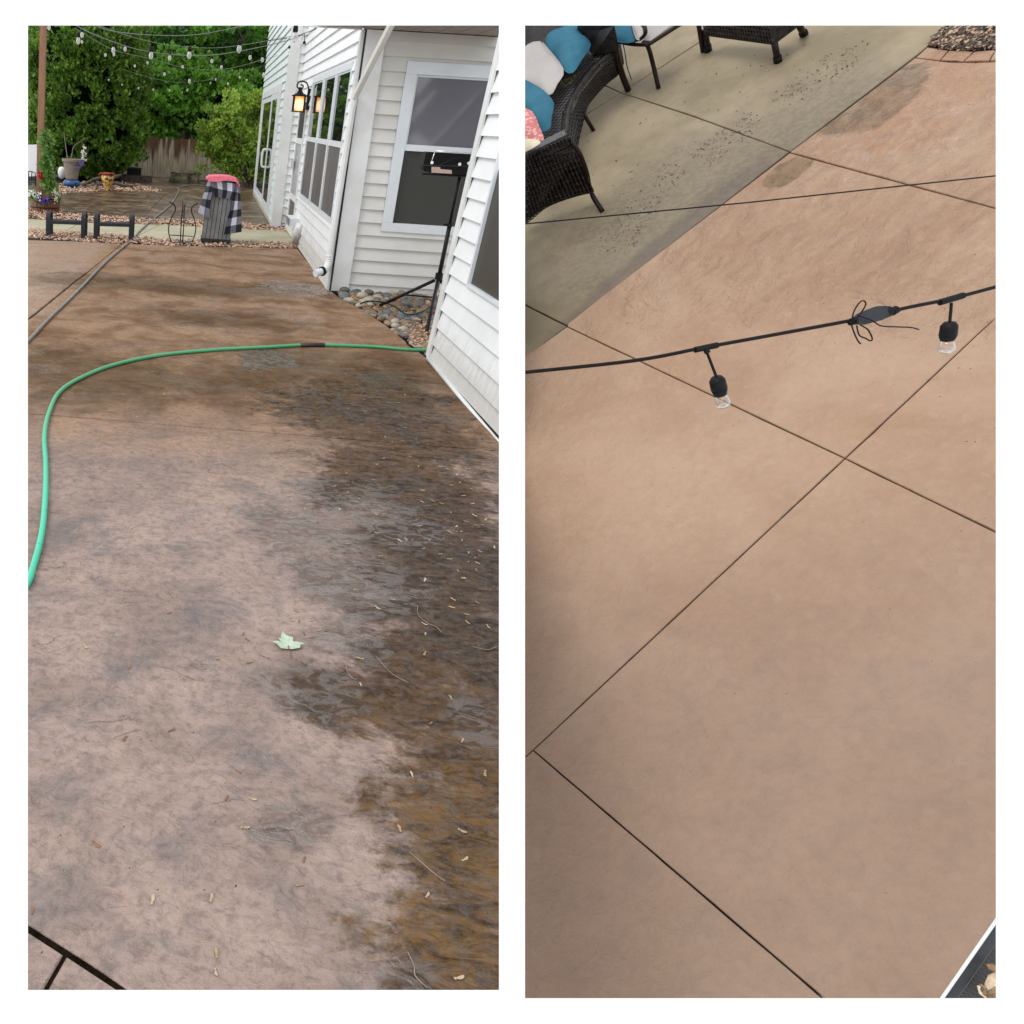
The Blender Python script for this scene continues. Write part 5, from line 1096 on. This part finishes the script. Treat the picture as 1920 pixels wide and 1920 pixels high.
poly_slab('concrete_slab', [(930, 310), (1099.8, 214), x0c, (1300, 218), (1480, 284), (1063, 610), (985, 571), (930, 545)], M['greyconc'], gc, **ps)
poly_slab('concrete_slab', [x0c, (1315, 77), (1390, 30), (1812, 28), (1785, 50), (1738, 88), (1481, 284.5), (1300, 217)], M['greyconc'], gc, **ps)
poly_slab('concrete_slab', [x0c, (1133, 160), (930, 70), (930, 309), (1099.8, 213)], M['greyconc'], gc, **ps)
poly_slab('concrete_slab', [(1133, 159), x0c, (1315, 76), (1390, 29), (930, 20), (930, 69)], M['greyconc'], gc, **ps)
chips('mulch', [[(1740, 86), (1785, 46), (1800, 30), (1890, 30), (1890, 90), (1830, 95), (1780, 93)]], 900, M['darkchips'], .03, 'dark mulch with pale chips in the bed behind the curved brick border', fn=GR, up=UR, side='R', cat='mulch')
# granules washed over the grey concrete
chips('debris', [[(1100, 470), (1250, 300), (1290, 320), (1180, 480)], [(1290, 290), (1400, 210), (1440, 230), (1330, 320)], [(1440, 190), (1560, 100), (1640, 70), (1600, 130), (1480, 210)], [(1120, 180), (1600, 60), (1400, 300), (1000, 500)]], 330, M['darkchips'], .008, 'dark granules and crumbs washed over the grey concrete', fn=GR, up=UR, side='R', hmax=.018, cat='debris')

# cables in the air
def R3(x, y, depth): v = ray(x, y); return CAM + v*depth
sr = empty('string_lights', R3(1426, 640, 2.7), 'near string light cable with two clear bulbs crossing the tan patio', 'string lights', side='R')
cp = [(930, 703), (985, 698), (1190, 676), (1323, 651), (1460, 626), (1610, 598), (1700, 577), (1783, 560), (1867, 538), (1910, 526)]
mb = MB(); mb.tube(spline([R3(x, y, 2.7) for x, y in cp], 6), .006, 10); mb.build('cable', M['cord'], sr, smooth=True)
px_m = 2.7/F
def along(x0, y0, x1, y1, r, name, mat, par, n=12, d=2.7): mb = MB(); mb.tube([R3(x0, y0, d), R3(x1, y1, d)], r, n); return mb.build(name, mat, par, smooth=False)
along(1303, 656, 1345, 647, .0098, 'tee', M['rubber'], sr); along(1321, 650, 1327, 662, .0085, 'tee', M['rubber'], sr)
along(1762, 567, 1806, 554, .0105, 'tee', M['rubber'], sr); along(1594, 604, 1622, 597, .0118, 'connector', M['rubber'], sr)
mb = MB(); c0, c1 = R3(1600, 602, 2.7), R3(1655, 585, 2.7); u_ = (c1-c0); L_ = np.linalg.norm(u_); u_ /= L_; n_ = np.cross(u_, f_); n_ /= np.linalg.norm(n_); w3_ = np.cross(u_, n_)
mb.prism([c0-n_*.012, c0+u_*L_*.3-n_*.022, c0+u_*L_*.75-n_*.024, c1-n_*.016, c1+n_*.016, c0+u_*L_*.7+n_*.024, c0+u_*L_*.2+n_*.02, c0+n_*.012], w3_*.02); mb.build('plug', M['charcoal'], sr)
along(1652, 590, 1668, 583, .017, 'collar', M['rubber'], sr); along(1672, 585, 1681, 580, .013, 'collar', M['rubber'], sr)
for pts in ([(1597, 600), (1602, 582), (1612, 567), (1620, 564), (1623, 572), (1612, 590), (1603, 600)], [(1607, 591), (1635, 601), (1652, 611), (1685, 613), (1708, 614), (1723, 618)], [(1595, 602), (1600, 620), (1608, 638), (1614, 645)],
            [(1606, 610), (1611, 628), (1622, 634), (1633, 639), (1635, 633), (1627, 618), (1613, 609)]):
    mb = MB(); mb.tube(spline([R3(x, y, 2.67) for x, y in pts], 5), .0022, 6); mb.build('twist_tie', M['cord'], sr, smooth=True)
for (ax0, ay0, sx, sy, ex, ey) in ((1326, 662, 1343, 706, 1357, 765), (1784, 568, 1781, 603, 1773, 663)):
    along(ax0, ay0, sx, sy, .0042, 'drop_cord', M['cord'], sr, 8)
    a = R3(sx, sy, 2.7); b_ = R3(ex, ey, 2.74); az = b_-a; Lb = np.linalg.norm(az); az /= Lb; ax2 = np.cross(az, f_); ax2 /= np.linalg.norm(ax2); ay2 = np.cross(az, ax2)
    mb = MB(); mb.lathe([(.004, 0), (.015, .002), (.0225, .014), (.0235, .045), (.0205, .047), (.0225, .049), (.018, Lb*.58), (.008, Lb*.6)], a, ax2, ay2, az, 20); sk = mb.build('bulb_socket', M['rubber'], sr, smooth=True)
    mb = MB(); mb.lathe([(.015, Lb*.58), (.019, Lb*.68), (.0225, Lb*.8), (.021, Lb*.9), (.014, Lb*.97), (.003, Lb)], a, ax2, ay2, az, 20); mb.build('glass_bulb', M['bulb'], sk, smooth=True)
    mb = MB(); mb.lathe([(.0013, Lb*.6), (.0018, Lb*.84), (.0012, Lb*.85)], a, ax2, ay2, az, 6); mb.build('filament', M['filament'], sk)
    mb = MB(); q0 = a+az*Lb*.93
    mb.tube([q0+.011*(math.cos(t)*ax2+math.sin(t)*ay2) for t in np.linspace(0, 2*math.pi, 13)], .0022, 5, False); mb.build('glass_ring', M['petalw'], sk, smooth=True)
mb = MB(); mb.tube([R3(930, 425, 3.6), R3(1400, 380, 3.6), R3(1910, 325, 3.6)], .0032, 6); tag(mb.build('steel_cable', M['wire'], side='R'), 'thin dark taut cable crossing above both patio surfaces', 'cable', side='R')

# puffy cushion from an outline
def puffy(name, pts, nrm, th, mat, parent=None, sides=5, wr=.006, side='R'):
    P = spline(pts+[pts[0]], 3)[:-1]; P = np.array(P); c = P.mean(0); nrm = np.array(nrm)/np.linalg.norm(nrm); mb = MB(); n = len(P); vs = []; fs = []
    rings = 7
    for sgn in (1, -1):
        base_ = len(vs)
        for k in range(rings):
            f = 1-k/rings; h = th*(1-f**2.6)**.6
            for i in range(n):
                vs.append(c+(P[i]-c)*f+nrm*sgn*(h+wr*math.sin(i*1.7+k)*f*(1 if k else 0)))
        vs.append(c+nrm*sgn*th); top = len(vs)-1
        for k in range(rings-1):
            for i in range(n):
                q = (base_+k*n+i, base_+k*n+(i+1) % n, base_+(k+1)*n+(i+1) % n, base_+(k+1)*n+i); fs.append(q if sgn > 0 else q[::-1])
        for i in range(n):
            q = (base_+(rings-1)*n+i, base_+(rings-1)*n+(i+1) % n, top); fs.append(q if sgn > 0 else q[::-1])
    mb.add(vs, fs); mb.tube([p for p in P]+[P[0]], .005, 5, False); return mb.build(name, mat, parent, smooth=True, side=side)

# curved wicker sofa
so = empty('wicker_sofa', GR(1060, 300), 'black wicker curved sofa with loose cushions', 'sofa', side='R')
ed = [(1158, 60), (1148.7, 95), (1115, 126), (1086, 163), (1065, 207), (1061, 250)]; inn = [(1060, 20), (1040, 60), (1010, 110), (985, 150), (940, 215), (930, 300)]
mb = MB(); ET = [GR(x, y, .42) for x, y in ed]; IT = [GR(x, y, .42) for x, y in inn]
for i in range(5): mb.prism([ET[i], ET[i+1], IT[i+1], IT[i]], -UR*.05)
mb.build('seat', M['wickerseat'], so)
bo = [(1168, 118), (1159, 138), (1134, 159), (1110, 186), (1098, 207), (1077, 292)]; bz = [.18, .17, .16, .15, .14, .13]
mb = MB(); BO = [GR(x, y, z) for (x, y), z in zip(bo, bz)]
for i in range(5): mb.add([ET[i], ET[i+1], BO[i+1], BO[i]], [(0, 1, 2, 3)]); w4_ = -(ET[i]-IT[i]); w4_ /= np.linalg.norm(w4_); mb.prism([ET[i]+w4_*.03, ET[i+1]+w4_*.03, BO[i+1]+w4_*.03, BO[i]+w4_*.03], w4_*.02)
mb.build('skirt', M['wicker'], so)
mb = MB(); mb.tube([p+UR*.002 for p in spline(ET, 4)], .016, 8); mb.build('seat_rim', M['wicker'], so, smooth=True)
def weave(top, botm, rows, cols, par, off, r=.0055):
    T_, B_ = spline(top, 4), spline(botm, 4)
    def at(C, u): q = u*(len(C)-1); i = min(int(q), len(C)-2); return C[i]+(C[i+1]-C[i])*(q-i)
    mb = MB()
    for i in range(rows+1):
        v = i/rows; pts = []
        for k in range(cols*2+1): u = k/(cols*2); p = at(T_, u)*(1-v)+at(B_, u)*v; pts.append(p+off*(1+.4*(1 if (k//1+i) % 2 else -1)))
        mb.tube(pts, r, 4)
    for k in range(cols+1):
        u = k/cols; mb.tube([at(T_, u)+off*1.1, (at(T_, u)+at(B_, u))/2+off*1.1, at(B_, u)+off*1.1], r*1.1, 4)
    return mb.build('woven_strands', M['strand'], par)
M['strand'] = simple('wicker_strand', (.035, .03, .03), .38, .5, 30)
# near arm: a woven side panel
arm = [GR(930, 322, .64), GR(985, 294, .64), GR(1063, 258, .62), GR(1085, 284, .5), GR(1100, 322, .32), GR(1108, 361, .12), GR(1065, 372, .13), GR(1020, 390, .12), (GR(985, 418, .08)), GR(930, 450, .05)]
thv = GR(1040, 200, .4)-GR(1055, 240, .4); thv = thv/np.linalg.norm(thv)
mb = MB(); mb.prism(arm, thv*.03); ap = mb.build('arm_panel', M['wicker'], so)
weave([arm[0], arm[1], arm[2]], [arm[9], arm[8], arm[7], arm[6], arm[5]], 20, 24, ap, -thv*.012-f_*.03)
wv_ = weave(ET, BO, 11, 40, so, (ET[2]-IT[2])/np.linalg.norm(ET[2]-IT[2])*.006)
mb = MB(); a3 = [GR(930, 322, .65), GR(985, 294, .65), GR(1063, 257, .63)]; mb.prism([a3[0], a3[2], a3[2]+thv*.075, a3[0]+thv*.075], UR*.02); mb.build('arm_rest', simple('grey_arm_wicker', (.085, .08, .085), .4, .3, 40, .5), so)
mb = MB(); mb.tube(spline([GR(1063, 258, .62), GR(1085, 284, .5), GR(1100, 322, .32), GR(1109, 362, .12), GR(1130, 397, .0)], 5), [.014]*16+[.017]*5, 8); mb.build('leg', M['bronze'], so, smooth=True)
mb = MB(); mb.tube(spline([GR(1093, 210, .17), GR(1103, 228, .1), GR(1113, 245, .0)], 5), .014, 8); mb.build('leg', M['bronze'], so, smooth=True)
mb = MB(); mb.tube(spline([GR(1142, 20, .75), GR(1152, 80, .5), GR(1165, 135, .2), GR(1178, 170, .0)], 5), .022, 8); mb.build('leg', M['bronze'], so, smooth=True)
mb = MB(); mb.prism([GR(1078, 20, .8), GR(1150, 20, .8), GR(1157, 96, .44), GR(1112, 104, .44), GR(1086, 70, .5)], thv*.05-UR*.02); mb.build('far_arm', M['wicker'], so)
mb = MB(); mb.prism([GR(930, 20, .8), GR(1078, 20, .8), GR(1040, 60, .46), GR(975, 140, .46), GR(930, 200, .46)], -UR*.04); mb.build('back', M['wicker'], so)
def pil(name, label, px, z, th, mat, cat='pillow'):
    zz_ = z if isinstance(z, (list, tuple)) else [z]*len(px); o = puffy(name, [GR(x, y, q) for (x, y), q in zip(px, zz_)], UR*.6-f_*.4, th, mat); return tag(o, label, cat, side='R')
pil('seat_cushion', 'pale grey seat cushion leaning at the left edge of the wicker sofa', [(940, 60), (985, 44), (992, 48), (1024, 88), (1056, 130), (1044, 158), (1030, 178), (1000, 160), (950, 140)], .56, .035, M['greycush'], 'cushion')
pil('throw_pillow', 'larger teal pillow on the sofa beside the pale grey cushion', [(1000, 54), (1015, 44), (1078, 40), (1090, 62), (1107, 84), (1090, 112), (1074, 136), (1058, 131), (1040, 104)], .55, .07, M['teal'])
pil('throw_pillow', 'teal pillow below the pale grey cushion at the left edge', [(940, 130), (986, 151), (1018, 170), (1037, 193), (1033, 220), (1030, 241), (1012, 248), (1000, 238), (985, 205), (940, 180)], .58, .06, M['teal'])
pil('patterned_pillow', 'pink patterned pillow at the left edge before the teal pillow', [(940, 190), (985, 204), (1000, 214), (1010, 238), (1018, 266), (985, 285), (940, 300)], .64, .05, M['pinkpat'])
pil('cream_cushion', 'cream cushion under the pink pillow behind the arm rest', [(940, 262), (985, 262), (1000, 262), (1012, 268), (985, 284), (940, 300)], .70, .025, M['cream'], 'cushion')

# second chair: metal frame with slings
mc = empty('metal_armchair', GR(1235, 166), 'bronze metal armchair with teal and grey cushions at the top of the patio', 'chair', side='R')
for pts, r in (([(1205, 78, .42), (1215, 88, .36), (1223, 115, .2), (1235, 166, 0)], .015), ([(1215, 84, .42), (1240, 68, .42), (1290, 36, .42)], .015), ([(1150, 76, .42), (1185, 83, .42), (1216, 84, .42)], .013), ([(1196, 40, .62), (1207, 48, .62), (1210, 62, .58), (1202, 72, .5), (1190, 76, .44)], .014)):
    mb = MB(); mb.tube(spline([GR(x, y, z) for x, y, z in pts], 5), r, 8); mb.build('frame', M['bronze'], mc, smooth=True)
mb = MB(); mb.prism([GR(1205, 40, .40), GR(1268, 40, .40), (GR(1220, 76, .40)), GR(1208, 76, .40)], -UR*.02); mb.build('sling', M['greycush'], mc)
tag(puffy('teal_cushion', [GR(x, y, .47) for x, y in ((1143, 36), (1182, 36), (1190, 60), (1191, 76), (1172, 80), (1155, 74))], UR, .035, M['teal']), 'teal cushion on the bronze metal armchair', 'cushion', side='R')
tag(puffy('grey_cushion', [GR(x, y, .50) for x, y in ((1184, 34), (1203, 36), (1208, 52), (1205, 70), (1195, 74), (1188, 56))], UR, .03, M['greycush']), 'small grey cushion on the bronze metal armchair', 'cushion', side='R')
mb = MB(); mb.tube(spline([GR(1168, 80, .42), GR(1172, 100, .3), GR(1176, 125, .15), GR(1184, 149, .01)], 4), .004, 5); tag(mb.build('cushion_tie', M['teal'], side='R'), 'thin teal cushion tie hanging under the armchair', 'ribbon', side='R')

# wicker table
ct = empty('wicker_table', GR(1459, 117), 'dark wicker table on short legs at the top of the patio', 'table', side='R')
tb = [(1308, 30, .30), (1325, 64, .17), (1451, 81, .17), (1466, 68, .17), (1500, 40, .25), (1500, 20, .4), (1308, 10, .4)]
mb = MB()
b0 = [GR(1325, 64, .17), GR(1451, 81, .17), GR(1500, 44, .17), GR(1380, 25, .17)]
mb.prism(b0, UR*.28); tbd = mb.build('table_body', M['wicker'], ct)
od = b0[0]-b0[3]; od = od/np.linalg.norm(od)*.006; weave([b0[0]+UR*.28, b0[1]+UR*.28], [b0[0], b0[1]], 9, 24, tbd, od); od2 = b0[1]-b0[0]; od2 = od2/np.linalg.norm(od2)*.006; weave([b0[1]+UR*.28, b0[2]+UR*.28], [b0[1], b0[2]], 9, 16, tbd, od2)
mb = MB(); mb.tube(b0[:3], .012, 8); mb.build('bottom_rim', M['bronze'], ct)
for (x0, y0, z0_, x1, y1) in ((1452, 80, .17, 1459, 116), (1498, 46, .17, 1508, 65), (1322, 56, .2, 1328, 96)):
    mb = MB(); mb.tube([GR(x0, y0, z0_), GR(x1, y1, .0)], .020, 8); lg_ = mb.build('leg', M['bronze'], ct, smooth=True)
    a = GR(x1, y1, .0); mb = MB(); mb.tube([a, a+(GR(x0, y0, z0_)-a)*.28], .026, 8); mb.build('foot', M['rubber'], lg_, smooth=True)
mb = MB(); mb.tube([GR(1309, 40, .3), GR(1318, 97, 0)], .016, 8); tag(mb.build('chair_leg', M['bronze'], side='R'), 'dark chair leg standing just left of the wicker table leg', 'chair leg', side='R')

# roof edge with gutter at the lower right
rg = empty('roof_gutter', R3(1830, 1800, 1.5), 'white-lipped roof gutter with dark mesh guard at the lower right corner', 'gutter', side='R')
def q3(x, y, d=1.5): return R3(x, y, d)
mb = MB(); mb.prism([q3(1742, 1900), q3(1751, 1900), q3(1885, 1708), q3(1885, 1695)], ray(1800, 1800)*.02); mb.build('gutter_lip', M['trim'], rg)
mb = MB(); mb.prism([q3(1752, 1900, 1.51), q3(1775, 1900, 1.51), q3(1885, 1745, 1.51), q3(1885, 1709, 1.51)], ray(1800, 1800)*.004); mb.build('guard_frame', M['charcoal'], rg)
mb = MB(); mb.prism([q3(1776, 1900, 1.52), q3(1900, 1900, 1.52), q3(1900, 1725, 1.52)], ray(1800, 1800)*.02); mb.build('guard_mesh', M['mesh'], rg)
for i, (x, y, s_, mt) in enumerate(((1860, 1842, .022, 'seed'), (1850, 1862, .02, 'cream'), (1862, 1862, .018, 'straw'), (1846, 1858, .014, 'seedb'), (1862, 1815, .012, 'seedb'))):
    c = q3(x, y, 1.495); a_ = random.uniform(0, 6); u1 = r_*math.cos(a_)+d_*math.sin(a_); u2 = np.cross(f_, u1); mb = MB()
    mb.prism([c+u1*s_, c+u1*s_*.3+u2*s_*.5, c-u1*s_*.6+u2*s_*.35, c-u1*s_, c-u1*s_*.4-u2*s_*.4, c+u1*s_*.4-u2*s_*.45], f_*.002); tag(mb.build('dry_leaf', M[mt], side='R'), ['largest pale dry leaf caught on the dark gutter mesh', 'cream curled leaf at the lower end of the gutter mesh', 'tan dry leaf at the right bottom corner of the gutter mesh', 'small brown leaf beside the cream leaf on the gutter mesh', 'small brown leaf highest on the gutter mesh'][i], 'leaf', 'dry leaves on the gutter mesh', side='R')

# ------------------------------------------------------------------ extent of the two modelled places
# Each place is modelled only as far as its picture shows it; whatever runs past is cut cleanly.
EXT = {'L': (52.3, 935.6, 47.6, 1856.2), 'R': (984.4, 1867.2, 47.6, 1871.6)}
def planes(side):
    x0, x1, y0, y1 = EXT[side]; xm, ym = (x0+x1)/2, (y0+y1)/2; out = []
    for a, b_ in (((x0, y0), (x0, y1)), ((x1, y0), (x1, y1)), ((x0, y0), (x1, y0)), ((x0, y1), (x1, y1))):
        n = np.cross(ray(*a), ray(*b_)); n /= np.linalg.norm(n)
        if n @ ray(xm, ym) < 0: n = -n
        out.append(n)
    return out
PL = {k: planes(k) for k in EXT}
def root(o):
    while o.parent: o = o.parent
    return o
kill = []
for o in list(scene.objects):
    if o.type != 'MESH': continue
    side = PANEL.get(root(o).name, 'L'); W = wm(o); Wn = np.array(W); me = o.data
    co = np.empty(len(me.vertices)*3, np.float32); me.vertices.foreach_get('co', co); co = co.reshape(-1, 3) @ Wn[:3, :3].T + Wn[:3, 3] - CAM
    todo = []; dead = False
    for n in PL[side]:
        d = co @ n
        if d.max() <= 0: dead = True; break
        if d.min() < 0: todo.append(n)
    if dead: kill.append(o); continue
    if not todo: continue
    if me.users > 1: o.data = me = me.copy()
    inv = W.inverted(); bm = bmesh.new(); bm.from_mesh(me)
    lc_ = inv @ Vector(CAM.tolist()); R3x3 = W.to_3x3()
    for n in todo:
        ln = (R3x3.transposed() @ Vector(n.tolist())).normalized()
        bmesh.ops.bisect_plane(bm, geom=bm.verts[:]+bm.edges[:]+bm.faces[:], plane_co=lc_, plane_no=ln, clear_inner=True)
    if len(bm.faces) == 0: kill.append(o)
    else: bm.to_mesh(me)
    bm.free()
for o in kill:
    if any(c not in kill for c in o.children):   # keep a parent whose children are still seen
        o.data = bpy.data.meshes.new(o.name); continue
    bpy.data.objects.remove(o)
for o in list(scene.objects):
    if o.type == 'EMPTY' and not o.children: bpy.data.objects.remove(o)
